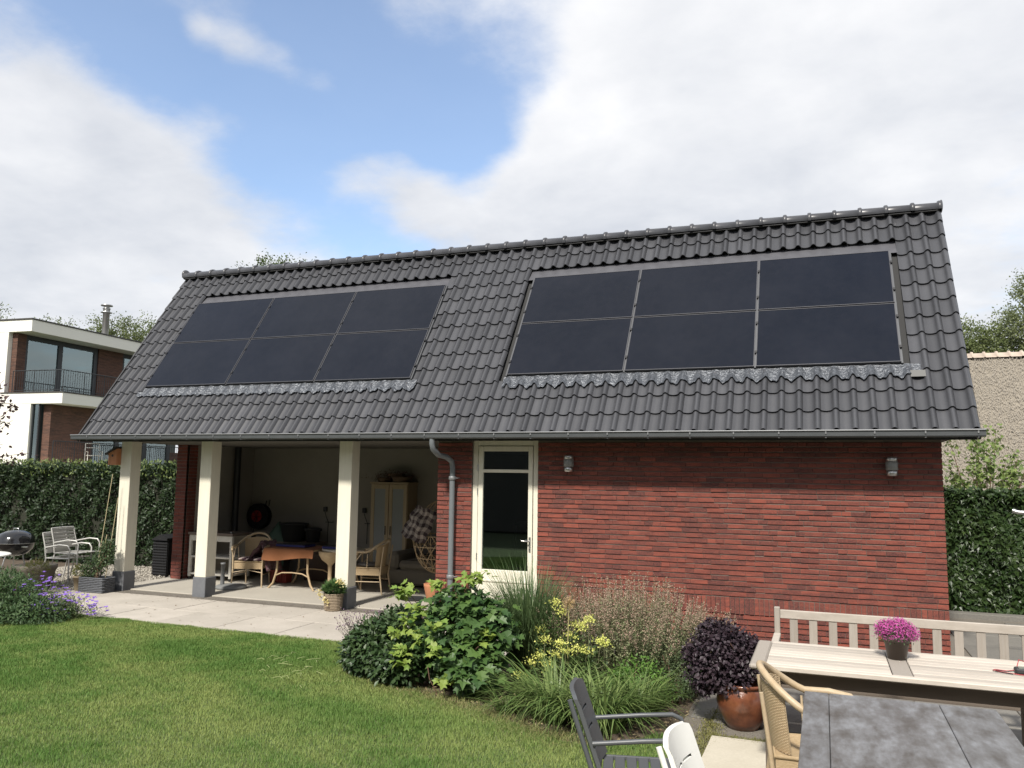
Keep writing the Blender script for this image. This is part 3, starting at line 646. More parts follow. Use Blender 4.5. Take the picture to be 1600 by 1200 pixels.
# ------------------------------------------------------------------ trees, hedges
def tree(name, label, loc, h, blobs, n, size, mleaf, group=None, trunk=.12, limbs=7, surf=.35, cat='tree'):
    t = thing(name, label, cat, loc, group=group); q = MB(); lx, ly, lz = loc
    low = min(b[2]-b[5] for b in blobs); mid = max(low, h*.3)
    q.tube([(lx,ly,lz-.1),(lx+.05*h*R.uniform(-1,1)*.3,ly,lz+mid*.5),(lx,ly,lz+mid)], [trunk, trunk*.8, trunk*.6], 8)
    for b in (blobs*3)[:max(limbs, len(blobs))]:
        e = Vector((b[0], b[1], b[2]))+Vector((R.uniform(-.6,.6)*b[3], R.uniform(-.6,.6)*b[4], R.uniform(-.2,.8)*b[5])); s_ = Vector((lx,ly,lz+mid*R.uniform(.75,1)))
        m_ = (s_+e)/2+Vector((R.uniform(-.1,.1),R.uniform(-.1,.1),.15))*h*.15; q.tube([s_, m_, e], [trunk*.5, trunk*.25, trunk*.06], 5)
        for _ in range(5):
            e2 = m_.lerp(e, R.random())+Vector((R.gauss(0,.35)*b[3],R.gauss(0,.35)*b[4],R.uniform(-.1,.6)*b[5])); q.tube([m_.lerp(e, R.random()*.6), e2], [trunk*.12, trunk*.03], 4)
    q.build('trunk', f_bark, t)
    nc = max(20, n//35); C_, O_ = blob_points(blobs, nc, surf); ids = rng.integers(0, nc, n); cr_ = size*rng.uniform(1.2,3.5,nc)
    P = C_[ids]+rng.normal(size=(n,3))*cr_[ids][:,None]*.55; Dd = O_[ids]+rng.normal(size=(n,3))*.8+np.array([0,0,-.2]); Nn = np.array([0,0,1.])+rng.normal(size=(n,3))*.6
    tn = np.clip(rng.random(nc)[ids]*.6+rng.random(n)*.4, .01, 1)
    leaves('crown', P, Dd, Nn, size*rng.uniform(.7,1.3,n), size*rng.uniform(.45,.75,n), mleaf, t, None, tn); return t
f_tree2 = lm('olive_tree_leaf', (.10,.135,.045), (.19,.22,.09), leaf=.35); f_tree3 = lm('grey_tree_leaf', (.13,.16,.07), (.22,.25,.12), leaf=.35)
tree('broadleaf_tree', 'dense green tree rising right behind the flue of the white villa', (-28,27,0), 12, [(-28.5,27,9.6,2.2,1.5,1.7),(-26.6,28,9.6,1.8,1.5,1.9),(-30.3,26.5,8.9,1.2,1.2,1.4),(-27.5,27.5,8.0,3.2,2,1.6)], 19000, .13, f_tree2, trunk=.3)
tree('broadleaf_tree', 'sparse dark tree left of the flue pipe, behind the flat villa roof', (-32.4,25.5,0), 11, [(-32.2,25.6,9.6,1.3,1,1.4),(-33.0,25.3,8.7,1.2,1,1.2),(-31,26.2,9.3,.9,.8,1.6)], 4200, .12, f_tree2, trunk=.22)
tree('broadleaf_tree', 'tree top at the far left edge above the white villa roof', (-37,24.5,0), 12, [(-36.2,24.4,10.6,1.6,1.5,1.6),(-38,24,11,2,2,2)], 7000, .13, f_tree2, trunk=.3)
tree('broadleaf_tree', 'tree top just showing over the dark ridge left of centre', (-4.0,10.3,0), 8.4, [(-4.0,10.3,7.6,1.0,.9,.85),(-4.7,10.1,7.45,.6,.6,.72),(-3.2,10.5,7.5,.7,.6,.75)], 9000, .075, f_tree, trunk=.2)
tree('broadleaf_tree', 'tall feathery tree at the right edge above the thatched ridge', (17.4,15.5,0), 7.5, [(17.2,15.4,6.3,1.3,1,.95),(16.4,15,5.9,.8,.7,.7),(17.0,15.3,7.1,.5,.5,.55),(18.5,15.5,6.5,1.3,1,1.4)], 17000, .075, f_tree3, trunk=.2)
tree('broadleaf_tree', 'lower bright green tree beside the roof verge above the thatched ridge', (15.3,14.7,0), 6.4, [(15.2,14.6,5.6,.9,.7,.62),(15.9,15,5.35,.9,.8,.62),(14.4,14.6,5.4,.7,.7,.6)], 15000, .07, f_tree2, trunk=.16)
# young pale maple in front of the thatch
t = thing('young_maple', 'young pale green maple with thin upright stems in front of the thatched roof', 'young tree', (13.95,5.1,0)); q = MB(); tips = []
for i in range(26):
    a = R.uniform(0,6.28); L_ = R.uniform(1.0,2.15)+(.8 if i % 3 == 0 else 0); L_ = min(L_,2.65); e = Vector((13.95+math.cos(a)*R.uniform(.15,.85), 5.1+math.sin(a)*R.uniform(.1,.5), L_+.15)); s_ = Vector((13.95,5.1,0.0)); m_ = s_.lerp(e,.55)+Vector((0,0,.25))
    q.tube([s_, m_, e], [.018,.010,.003], 5); tips += [m_.lerp(e, R.random()**.6) for _ in range(15)]
q.build('stem', mat('reddish_stem', (.14,.08,.055), .7), t)
P = np.array([tuple(p) for p in tips]); P = np.repeat(P, 5, 0); k = len(P); P += rng.normal(0,.06,(k,3))
leaves('crown', P, rng.normal(size=(k,3))+[0,0,-.3], rng.normal(size=(k,3))*.5+[0,-.3,1], rng.uniform(.06,.11,k), rng.uniform(.05,.08,k), f_jmap, t, IVY)
def hedge(name, label, x0, x1, y0, y1, z1, n, size, mleaf, shape=None, fronts=('f','t'), seed=1, lump=.10, young=None, vis=None):
    t = thing(name, label, 'hedge', ((x0+x1)/2,(y0+y1)/2,0))
    Box(x0+.22,x1-.12,y0+.20,y1-.12,0,z1-.20).build('dark_core', mat('hedge_core', (.022,.024,.014), .95), t)  # solid dark box stands in for twigs and inner shade
    def lumpf(a, b): return lump*(np.sin(a*2.3+seed)*np.sin(b*3.1+seed*2)+.6*np.sin(a*6.1+b*4.3)+.5*np.sin(a*11.3-b*9.1))
    nf = int(n*.72); xr = vis or (x0,x1); a = rng.uniform(xr[0],xr[1],nf); b = rng.uniform(0,z1,nf); dpt = rng.exponential(.05,nf)
    P1 = np.c_[a, y0+.1-lumpf(a,b)*.8+dpt, b]; N1 = np.tile([0,-1.,.25],(nf,1))
    nt_ = n-nf; a = rng.uniform(xr[0],xr[1],nt_); c = rng.uniform(y0+.05,y1,nt_); P2 = np.c_[a, c, z1-.05+lumpf(a,c)*.5-rng.exponential(.05,nt_)+(rng.random(nt_)<.10)*rng.uniform(0,.12,nt_)]; N2 = np.tile([0,-.3,1.],(nt_,1))
    P = np.r_[P1,P2]; Nn = np.r_[N1,N2]+rng.normal(0,.45,(n,3)); Dd = rng.normal(0,.6,(n,3))+np.array([0,-.25,-.45 if shape else .25])
    tn = np.clip(.5*rng.random(n)+.35*(np.sin(P[:,0]*5+P[:,2]*7)>.3)*rng.random(n), .01, 1)
    leaves('foliage', P, Dd, Nn, size*rng.uniform(.7,1.3,n), size*rng.uniform(.42,.6,n)*(1.4 if shape else 1), mleaf, t, shape, tn)
    if young:
        k = young; a = rng.uniform(xr[0],xr[1],k); P = np.c_[a, rng.uniform(y0,y0+.5,k), z1+rng.uniform(-.25,.10,k)]
        leaves('young_shoots', P, rng.normal(0,.5,(k,3))+[0,0,.7], rng.normal(size=(k,3))+[0,-1,.5], size*rng.uniform(.6,1.1,k), size*.4, lm('young_hedge_leaf', (.10,.15,.04), (.16,.20,.06)), t)
    return t
hedge('laurel_hedge', 'tall dark glossy clipped hedge behind the barbecue and silver chairs at left', -9.5, .40, 3.05, 4.2, 2.03, 30000, .088, f_hedge, young=2300, vis=(-8.5,.38))
hedge('ivy_hedge', 'dense ivy-covered hedge right of the brick wall', 12.86, 19, 3.80, 4.25, 1.83, 19000, .085, f_ivy, IVY, seed=4, lump=.05, vis=(12.85,15.6))
Box(12.8, 19, 3.60, 3.82, -.05, .06, .005).build('kerb', m_slate, None, 'structure')
# copper-leaved branches reaching in from the left
t = thing('copper_leaf_tree', 'copper-leaved tree whose thin branches reach in at the left edge', 'tree', (-1.6,-1.6,0)); q = MB(); P = []
q.tube([(-1.6,-1.6,0),(-1.55,-1.6,1.3),(-1.3,-1.6,2.6)], [.06,.05,.035], 8)
for i in range(44):
    s_ = Vector((-1.5,-1.6,R.uniform(1.3,2.6))); e = Vector((R.uniform(-.6,.62), R.uniform(-2.0,-1.2), R.uniform(1.95,3.35))); 
    if e.x > .25 and not (2.15 < e.z < 2.9): e.x -= .35
    m_ = s_.lerp(e,.5)+Vector((0,0,R.uniform(0,.3))); q.tube([s_,m_,e], [.014,.008,.003], 5); P += [tuple(m_.lerp(e, R.random()**.7)+Vector((R.gauss(0,.05),R.gauss(0,.05),R.gauss(0,.05)))) for _ in range(34)]
    for _ in range(3): a_ = m_.lerp(e,R.random()); b2 = a_+Vector((R.gauss(0,.15),R.gauss(0,.1),R.gauss(0,.15))); q.tube([a_,b2],[.004,.002],4); P += [tuple(a_.lerp(b2,R.random())) for _ in range(4)]
q.build('trunk', f_bark, t); P = np.array(P); k = len(P)
leaves('crown', P, rng.normal(size=(k,3))+[0,0,-.5], rng.normal(size=(k,3)), rng.uniform(.05,.085,k), rng.uniform(.035,.055,k), f_red, t)
# ------------------------------------------------------------------ lawn
def inpoly(x, y, poly):
    ins = np.zeros(len(x), bool); n = len(poly)
    for i in range(n):
        x1, y1 = poly[i]; x2, y2 = poly[(i+1) % n]
        c = ((y1 > y) != (y2 > y)) & (x < (x2-x1)*(y-y1)/((y2-y1) if y2 != y1 else 1e-9)+x1); ins ^= c
    return ins
def edge_wob(x, y): return x+.05*np.sin(y*7)+.03*np.sin(y*19), y+.035*np.sin(x*6)+.02*np.sin(x*17)
k = 1050000; y = -1.42-8.0*rng.random(k)**1.15; x = rng.uniform(-1.5,10.7,k)
# keep what the view frustum (with a margin) covers
vx = x-CAM[0]; vy = y-CAM[1]; fwd = -vx*math.sin(yaw)+vy*math.cos(yaw); rgt = vx*math.cos(yaw)+vy*math.sin(yaw)
ok = (fwd > 2.4) & (np.abs(rgt) < fwd*.95+1.2); xw, yw = edge_wob(x, y); ok &= inpoly(xw, yw, LAWN)
x, y = x[ok], y[ok]; k = len(x)
pt = .8*np.sin(x*1.3+np.sin(y*1.7)*1.2)*np.sin(y*1.9+x*.6)+.55*np.sin(x*4.1+y*2.2+np.sin(y*5))*np.sin(y*3.7-x+np.sin(x*3))+.4*np.sin(x*11+np.sin(y*9)*2)*np.sin(y*12.5-x*3)
dry = np.clip(.44+.50*pt+.24*rng.normal(size=k), 0.01, 1)
lush = np.exp(-(np.hypot(x-4.6,y+2.6)/.4)**2)+np.exp(-(np.hypot(x-6.5,y+2.5)/.5)**2)+np.exp(-(np.hypot(x-7.6,y+4.0)/.5)**2)*.8+np.exp(-(np.hypot((x-8.6)*.5,y+3.9)/.3)**2)*.7
hh = .020+.010*rng.random(k)+.009*np.clip(-pt,0,1)+.012*lush; dry *= 1-.65*np.clip(lush,0,1)
a = rng.uniform(0,6.283,k); lean = rng.uniform(.2,.9,k)*hh; wd = .0016+.0014*rng.random(k)+.0005*np.maximum(fwd[ok]-5,0)
B = np.c_[x,y,np.full(k,-.014)]; dx, dy = np.cos(a), np.sin(a)
V3 = np.stack([B+np.c_[-dy*wd, dx*wd, 0*wd], B+np.c_[dy*wd, -dx*wd, 0*wd], B+np.c_[dx*lean, dy*lean, hh]], 1).reshape(-1,3)
arr_mesh('lawn_grass', V3, np.arange(3*k).reshape(-1,3), f_lawn, None, dry)
# longer tufts at the lawn edge towards the path, and straw-coloured clippings
k = 5200; x = rng.uniform(1.5,6.4,k); B = np.c_[x, -1.47-.05*(x/6)-.07*rng.random(k), np.full(k,-.02)]; a = rng.uniform(0,6.283,k)
blades('lawn_edge_tufts', B, np.c_[np.cos(a),np.sin(a)], rng.uniform(.03,.065,k), rng.uniform(.01,.05,k), .004, f_lawn, None, 2)
q = MB(); m_straw = mat('straw', (.27,.31,.13), .9)
for i in range(26):
    c = Vector(((6.35,-2.75,.03) if i < 15 else (7.0,-3.1,.03))); c += Vector((R.gauss(0,.22),R.gauss(0,.22),0)); a = R.uniform(0,6.28); L_ = R.uniform(.05,.16)
    q.tube([c, c+Vector((math.cos(a)*L_*.5,math.sin(a)*L_*.5,.012)), c+Vector((math.cos(a+.5)*L_,math.sin(a+.5)*L_,0))], .0028, 4)
tag(q.build('cut_grass_straws', m_straw), kind='stuff')
# soil litter in the bed
k = 5200; x = rng.uniform(6.5,10.5,k); y = rng.uniform(-4.3,-1.3,k); ok = inpoly(x, y, BED); x, y = x[ok], y[ok]; k = len(x)
leaves('bed_litter', np.c_[x,y,np.full(k,-.03)+.02*rng.random(k)], rng.normal(size=(k,3))*[1,1,.35], np.tile([0,0,1.],(k,1))+rng.normal(0,.4,(k,3)), rng.uniform(.015,.06,k), rng.uniform(.008,.022,k), mat('litter', (.16,.11,.06), .95, tint=1, col2=(.30,.25,.14)), None)
k = 9000; th_ = rng.random(k); 
ei = rng.integers(2,9,k); bp = np.array(BED); e0, e1 = bp[ei], bp[ei+1]; pxy = e0+(e1-e0)*th_[:,None]+rng.normal(0,.10,(k,2)); a = rng.uniform(0,6.283,k)
blades('straggly_edge_grass', np.c_[pxy,np.full(k,-.03)], np.c_[np.cos(a),np.sin(a)], rng.uniform(.02,.09,k), rng.uniform(.02,.10,k), .004, lm('dry_edge_blade', (.11,.17,.04), (.32,.28,.13)), None, 3)
# mossy joint between slate and sandstone
k = 5200; x = 10.63+.05*rng.normal(size=k); y = rng.uniform(-5.4,-2.6,k); a = rng.uniform(0,6.283,k)
blades('joint_moss', np.c_[x,y,np.full(k,-.01)], np.c_[np.cos(a),np.sin(a)], rng.uniform(.01,.03,k), rng.uniform(.0,.03,k), .005, lm('moss', (.13,.14,.04), (.24,.22,.08)), None, 2)
k = 1500; x = rng.uniform(10.66,11.2,k); y = -3.36+.04*rng.normal(size=k); a = rng.uniform(0,6.283,k)
blades('joint_moss', np.c_[x,y,np.full(k,-.01)], np.c_[np.cos(a),np.sin(a)], rng.uniform(.01,.03,k), rng.uniform(.0,.03,k), .005, MATS['moss'], None, 2)
# gravel beside the porch
k = 4200; x = rng.uniform(-2.6,.45,k); y = rng.uniform(.2,3.3,k); s_ = rng.uniform(.010,.026,k)
base = np.array([(1,0,0),(0,1,0),(-1,0,0),(0,-1,0),(0,0,.7),(0,0,-.7)]); fc = np.array([(0,1,4),(1,2,4),(2,3,4),(3,0,4),(1,0,5),(2,1,5),(3,2,5),(0,3,5)])
Vg = (base[None]*s_[:,None,None]*(1+.35*rng.normal(size=(k,6,3)))+np.c_[x,y,np.full(k,.0)][:,None,:]).reshape(-1,3); Fg = (fc[None]+6*np.arange(k)[:,None,None]).reshape(-1,3)
arr_mesh('gravel', Vg, Fg, mat('gravel_stone', (.42,.39,.33), .9, tint=1, col2=(.24,.22,.19)), None, np.repeat(rng.random(k),8))
sheet('gravel_bed', [(-3,.0),(.28,.0),(.28,.6),(.44,.6),(.44,3.4),(-3,3.4)], -.022, mat('gravel_base', (.33,.30,.25), .95, n=(30,.7,(.2,.18,.15)), bump=(60,.8,.02)))

# ------------------------------------------------------------------ plants of the bed
def shrub(name, label, loc, blobs, n, size, m, shape=None, wr=(.5,.7), surf=.55, cat='shrub', upd=.35, stems=9, group=None, stemm=None, zmin=.0):
    t = thing(name, label, cat, loc, group=group); q = MB()
    for i in range(stems):
        b = blobs[i % len(blobs)]; e = Vector((b[0]+R.uniform(-.6,.6)*b[3], b[1]+R.uniform(-.6,.6)*b[4], b[2]+R.uniform(-.1,.8)*b[5])); s_ = Vector((loc[0]+R.uniform(-.06,.06),loc[1]+R.uniform(-.06,.06),loc[2])); m_ = s_.lerp(e,.5)+Vector((0,0,.06))
        q.tube([s_,m_,e],[.010,.007,.003],5)
    q.build('stem', stemm or MATS['reddish_stem'], t)
    P, O = blob_points(blobs, n, surf); k = P[:,2] > zmin; P, O = P[k], O[k]; n = len(P)
    Dd = O*.7+rng.normal(size=(n,3))*.55+[0,0,-.35]; Nn = O*.8+[0,-.15,upd*2]+rng.normal(size=(n,3))*.35
    cl = np.clip(.5*rng.random(n)+.35*(np.sin(P[:,0]*17)*np.sin(P[:,2]*19+P[:,1]*13)>.1), .01, 1)
    leaves('foliage', P, Dd, Nn, size*rng.uniform(.65,1.3,n), size*rng.uniform(wr[0],wr[1],n), m, t, shape, cl); return t
# dark glossy shrub
shrub('dark_shrub', 'low dark glossy-leaved shrub at the left end of the flower bed', (7.5,-2.6,-.03), [(7.42,-2.70,.22,.36,.33,.30),(7.58,-2.62,.40,.32,.3,.24),(7.20,-2.6,.15,.26,.28,.22),(7.72,-2.98,.18,.28,.16,.22),(7.3,-2.75,.30,.2,.2,.2)], 7600, .062, f_dark)
# big-lobed leafy shrub: the largest leaves one by one
t = thing('lobed_leaf_shrub', 'big leafy shrub with large green lobed leaves and yellow-green shoots before the downpipe', 'shrub', (8.2,-2.75,-.03)); q = MB(); LF = []
blobs = [(8.2,-2.72,.42,.40,.34,.40),(8.45,-2.68,.50,.38,.34,.34),(7.98,-2.72,.36,.26,.26,.30),(8.25,-2.7,.72,.30,.26,.18),(8.5,-2.95,.25,.3,.3,.25)]
for i in range(34):
    b = blobs[i % 5]; a = R.uniform(0,6.28); e = Vector((b[0]+math.cos(a)*b[3]*R.uniform(.2,.95), b[1]+math.sin(a)*b[4]*R.uniform(.2,.95), b[2]+b[5]*R.uniform(-.2,.98))); s_ = Vector((8.2+R.uniform(-.12,.12),-2.75+R.uniform(-.1,.1),-.03))
    q.tube([s_, s_.lerp(e,.5)+Vector((0,0,.08)), e],[.011,.008,.004],5)
q.tube([(8.2,-3.05,-.03),(8.15,-3.12,.12),(8.13,-3.12,.22)],.005,5)
q.build('stem', MATS['reddish_stem'], t)
P, O = blob_points(blobs, 2700, .62); k_ = P[:,2] > .02; P, O = P[k_], O[k_]; n = len(P)
Dd = O*[1,1,.4]+rng.normal(size=(n,3))*.35+[0,-.1,-.45]; Nn = O*.5+[0,-.45,.8]+rng.normal(size=(n,3))*.3
dc = np.linalg.norm(P-np.array(CAM), axis=1)-1.5*np.clip((O*unit(np.array(CAM)-P)).sum(1),-1,1); od = np.argsort(dc); big, sm_ = od[:190], od[190:]
leaves('foliage', P[sm_], Dd[sm_], Nn[sm_], .085*rng.uniform(.6,1.25,len(sm_)), .085*rng.uniform(.8,1.05,len(sm_)), f_maple, t, LOBED, np.clip(rng.random(len(sm_))**1.4,.01,1))
def single_leaf_meshes(nm, shape, m, nvar=10, fold=.18):
    out = []
    for i in range(nvar):
        b = MB(); k = len(shape); pts = [(x*R.uniform(.88,1.1), y*R.uniform(.95,1.05), abs(x)*fold-.14*y*y+R.uniform(-.03,.03)) for x, y in shape]+[(0,.38,-.03)]
        b.add(pts, [(k, j, (j+1) % k) for j in range(k)], False, max(.02, R.random()**1.3)); out.append(b.mesh(nm, m))
    return out
def put_leaves(nm, meshes, P, D, Nn, sz, par):
    off = woff(par)
    for i in range(len(P)):
        d = Vector(D[i]).normalized(); x = d.cross(Vector(Nn[i])).normalized(); z = x.cross(d); s_ = sz[i]
        o = bpy.data.objects.new(nm, R.choice(meshes)); link(o, par); p = Vector(P[i])-off
        o.matrix_local = Matrix(((x.x*s_,d.x*s_,z.x*s_,p.x),(x.y*s_,d.y*s_,z.y*s_,p.y),(x.z*s_,d.z*s_,z.z*s_,p.z),(0,0,0,1)))
put_leaves('leaf', single_leaf_meshes('leaf', LOBED, f_maple), P[big], Dd[big], Nn[big], .115*rng.uniform(.6,1.25,len(big)), t)
yl = []
for c in ((7.72,-2.75,.86),(7.60,-2.7,.80),(7.84,-2.9,.60),(8.35,-2.7,.99),(8.05,-2.7,.93),(8.0,-3.05,.48),(7.85,-3.08,.36),(7.9,-3.1,.28),(8.25,-3.15,.40),(8.35,-3.15,.14),(8.62,-2.95,.52),(7.75,-2.95,.50),(8.2,-3.1,.62),(8.45,-2.65,1.01),(7.95,-2.85,.70)):
    for _ in range(15): yl.append((c[0]+R.gauss(0,.045), c[1]-.05+R.gauss(0,.03), c[2]-.01+R.gauss(0,.028)))
yl = np.array(yl); k = len(yl)
put_leaves('young_leaf', single_leaf_meshes('young_leaf', LOBED, f_mapley), yl, rng.normal(size=(k,3))*[1,1,.4]+[0,-.3,-.25], rng.normal(size=(k,3))*.35+[0,-.4,1], .078*rng.uniform(.55,1.25,k), t)
for c in ((7.72,-2.75),(7.60,-2.7),(8.35,-2.7),(8.45,-2.65)): MB().tube([(8.15,-2.75,.3),(c[0],c[1],.82 if c[0] < 8 else .97)],[.006,.003],5).build('shoot', MATS['reddish_stem'], t)
# ornamental grass
def clump(name, label, c, n, h, reach, wd, m, r0=.12, seg=6, droop=1, cat='grass clump', group=None, bias=(0,0)):
    t = thing(name, label, cat, (c[0],c[1],-.03), group=group); a = rng.uniform(0,6.283,n); rr = r0*np.sqrt(rng.random(n))
    B = np.c_[c[0]+np.cos(a)*rr, c[1]+np.sin(a)*rr, np.full(n,-.03)]; a2 = a+rng.normal(0,.5,n); hh = rng.uniform(h[0],h[1],n)
    blades('blades', B, np.c_[np.cos(a2)+bias[0],np.sin(a2)+bias[1]], hh, rng.uniform(reach[0],reach[1],n), wd*rng.uniform(.7,1.2,n), m, t, seg, droop*rng.uniform(.3,1.5,n)); return t
clump('ornamental_grass', 'tall fine-bladed ornamental grass in front of the cream door', (8.74,-2.1), 2700, (.75,1.42), (.08,.62), .0088, f_grass, .17, 7, .9)
clump('daylily', 'arching strap-leaved clump left of the grey chair back', (9.40,-3.30), 420, (.32,.64), (.18,.66), .017, f_lily, .20, 6, 1.5, 'plant', 'strap-leaved clumps at the lawn edge')
clump('daylily', 'arching strap-leaved clump directly behind the grey chair back', (9.80,-3.40), 420, (.32,.68), (.18,.64), .017, f_lily, .20, 6, 1.5, 'plant', 'strap-leaved clumps at the lawn edge')
clump('daylily', 'strap-leaved clump behind the grey chair armrest', (10.02,-2.95), 330, (.25,.58), (.1,.45), .011, f_lily, .18, 6, 1.2, 'plant', 'strap-leaved clumps at the lawn edge')
clump('daylily', 'small yellowish tuft beside the big leafy shrub at the lawn edge', (8.98,-3.32), 120, (.14,.36), (.1,.36), .010, f_lily, .09, 6, 1.5, 'plant', 'strap-leaved clumps at the lawn edge')
# wispy catmint-like mound
t = thing('wispy_perennial', 'wide wispy perennial with pinkish-brown flower spikes against the brick wall', 'perennial', (9.75,-2.0,-.03)); q = []; LP = []; LD = []; FP = []; FD = []
ns = 900; V_ = []; 
for i in range(ns):
    a = R.uniform(0,6.28); rr = math.sqrt(R.random()); bx, by = 9.74+math.cos(a)*rr*.74, -1.95+math.sin(a)*rr*.42
    L_ = (1.16-.42*rr*rr)*R.uniform(.68,1.06)*(.92 if bx < 10.1 else .88); ex = bx+math.cos(a)*rr*.30+R.gauss(0,.06); ey = by+math.sin(a)*rr*.25+R.gauss(0,.05)
    s_ = Vector((bx,by,-.03)); e = Vector((ex,ey,L_*.93)); m_ = s_.lerp(e,.55)+Vector((0,0,.03)); V_.append((s_,m_,e))
    for j in range(40):
        u = R.uniform(.03,.80); p = (s_.lerp(m_,u/.55) if u < .55 else m_.lerp(e,(u-.55)/.45)); LP.append(p+Vector((R.gauss(0,.012),R.gauss(0,.012),0))); LD.append((R.gauss(0,1),R.gauss(0,1),.5))
    for j in range(26):
        u = R.uniform(.74,1.0); p = m_.lerp(e,(u-.55)/.45); FP.append(p+Vector((R.gauss(0,.007),R.gauss(0,.007),0))); FD.append((R.gauss(0,1),R.gauss(0,1),.7))
b = MB()
for s_,m_,e in V_: b.tube([s_,m_,e],[.0026,.002,.0012],3,cap=False)
b.build('stems', mat('green_stem', (.12,.12,.06), .8), t, 'stuff')
k = len(LP); leaves('foliage', np.array([tuple(p) for p in LP]), np.array(LD), rng.normal(size=(k,3))+[0,0,1], rng.uniform(.018,.034,k), rng.uniform(.009,.015,k), f_cat, t)
k = len(FP); leaves('flower_spikes', np.array([tuple(p) for p in FP]), np.array(FD), rng.normal(size=(k,3))+[0,-.5,1], rng.uniform(.010,.018,k), rng.uniform(.007,.011,k), f_catfl, t)
shrub('leafy_perennial', 'fresh bright green leafy perennial in the middle of the wispy mound', (9.95,-2.62,-.03), [(9.95,-2.62,.18,.24,.18,.20),(10.1,-2.55,.12,.2,.16,.14),(9.8,-2.6,.14,.16,.16,.14)], 2600, .030, f_fern, stems=12, cat='perennial')
shrub('grey_green_perennial', 'low grey-green small-leaved mound beside the purple bush pot', (10.25,-2.42,-.03), [(10.22,-2.45,.16,.24,.2,.18),(10.05,-2.3,.24,.26,.2,.24),(10.35,-2.3,.22,.18,.2,.22)], 5200, .022, lm('grey_green_leaf', (.045,.075,.03), (.10,.13,.06)), stems=16, cat='perennial')
# yellow flowers
t = thing('yellow_flowering_perennial', 'perennial with lime-yellow flower heads beside the tall grass', 'perennial', (9.2,-2.75,-.03)); q = MB(); 
HEADS = [(8.95,-2.95,.20),(9.06,-2.72,.33),(9.10,-2.7,.46),(9.26,-2.75,.46),(9.31,-2.75,.40),(9.22,-2.75,.36),(9.42,-2.72,.42),(9.50,-2.7,.40),(9.44,-2.6,.58),(9.36,-2.55,.60),(9.62,-2.68,.50),(9.66,-2.68,.47),(9.13,-2.7,.26),(9.20,-2.8,.24),(9.12,-2.45,.76),(9.19,-2.45,.68),(8.98,-2.45,.50),(9.5,-2.62,.66),(9.33,-2.62,.50),(9.02,-2.8,.28)]
FPt = []
for c in HEADS:
    q.tube([(9.2+R.gauss(0,.12),-2.75+R.gauss(0,.08),-.03),(c[0]+R.gauss(0,.02),c[1],c[2]*.6),c],.0035,4)
    nn = 75
    for _ in range(nn): FPt.append((c[0]+R.gauss(0,.032),c[1]+R.gauss(0,.03),c[2]+R.gauss(0,.018)))
q.build('stem', MATS['green_stem'], t); P = np.array(FPt); k = len(P)
leaves('flower_heads', P, rng.normal(size=(k,3))+[0,-.4,.5], rng.normal(size=(k,3))+[0,-.5,1], rng.uniform(.012,.028,k), rng.uniform(.010,.020,k), f_yel, t)
P, O = blob_points([(9.2,-2.75,.15,.24,.2,.17),(9.45,-2.65,.22,.22,.2,.2),(9.12,-2.5,.40,.16,.14,.24),(9.35,-2.6,.36,.15,.15,.15)], 2600, .4); k = len(P)
leaves('foliage', P, O+rng.normal(size=(k,3))*.6, rng.normal(size=(k,3))*.5+[0,0,1], rng.uniform(.025,.055,k), rng.uniform(.010,.02,k), lm('yellow_plant_leaf', (.04,.075,.025), (.11,.16,.045)), t)
# allium seed head
t = thing('allium_head', 'round straw-coloured allium seed head on a tall stalk before the brick wall', 'flower', (9.33,-2.68,-.03)); q = MB(); c = Vector((9.325,-2.68,.805))
q.tube([(9.34,-2.7,-.03),(9.32,-2.7,.4),c],.005,6)
q.build('stalk', mat('allium_stalk', (.30,.27,.12), .7), t); b = MB()
for i in range(110):
    d = Vector((R.gauss(0,1),R.gauss(0,1),R.gauss(0,1))).normalized(); e = c+d*R.uniform(.050,.068); b.tube([c+d*.006,e],[.0010,.0010],3,cap=False); b.ell(e,(.0045,.0045,.0045),5,3,tint=R.uniform(.1,1))
b.build('seed_head', mat('allium_seed', (.40,.28,.12), .8, tint=1, col2=(.30,.20,.14)), t)
# airy dry lavender-like plant
t = thing('airy_seed_plant', 'thin airy plant with small dark seed heads at the left tip of the bed', 'perennial', (6.85,-2.0,-.03)); b = MB(); h_ = MB(); P = []
for i in range(130):
    a = R.uniform(0,6.28); s_ = Vector((6.88+math.cos(a)*.1,-2.05+math.sin(a)*.1,-.03)); e = s_+Vector((math.cos(a)*R.uniform(.02,.26)-.05,math.sin(a)*R.uniform(.02,.22),R.uniform(.15,.52))); m_ = s_.lerp(e,.5)+Vector((0,0,.05))
    b.tube([s_,m_,e],.0013,3,cap=False); h_.ell(e,(.0065,.0065,.009),6,4,tint=R.uniform(.1,1)); P += [tuple(s_.lerp(m_,R.random())) for _ in range(10)]
    for _ in range(2):
        e2 = m_.lerp(e,R.uniform(.3,.8)); e3 = e2+Vector((R.gauss(0,.03),R.gauss(0,.03),.05)); b.tube([e2,e3],.001,3,cap=False); h_.ell(e3,(.005,.005,.007),5,3,tint=R.uniform(.1,1))
b.build('stems', mat('grey_stem', (.14,.13,.09), .8), t, 'stuff'); h_.build('seed_heads', mat('seed_head', (.09,.05,.06), .8, tint=1, col2=(.26,.18,.26)), t, 'stuff')
P = np.array(P); k = len(P); leaves('foliage', P, rng.normal(size=(k,3))+[0,0,.5], rng.normal(size=(k,3)), rng.uniform(.012,.03,k), .006, lm('grey_leaf', (.11,.12,.07), (.2,.2,.12)), t)
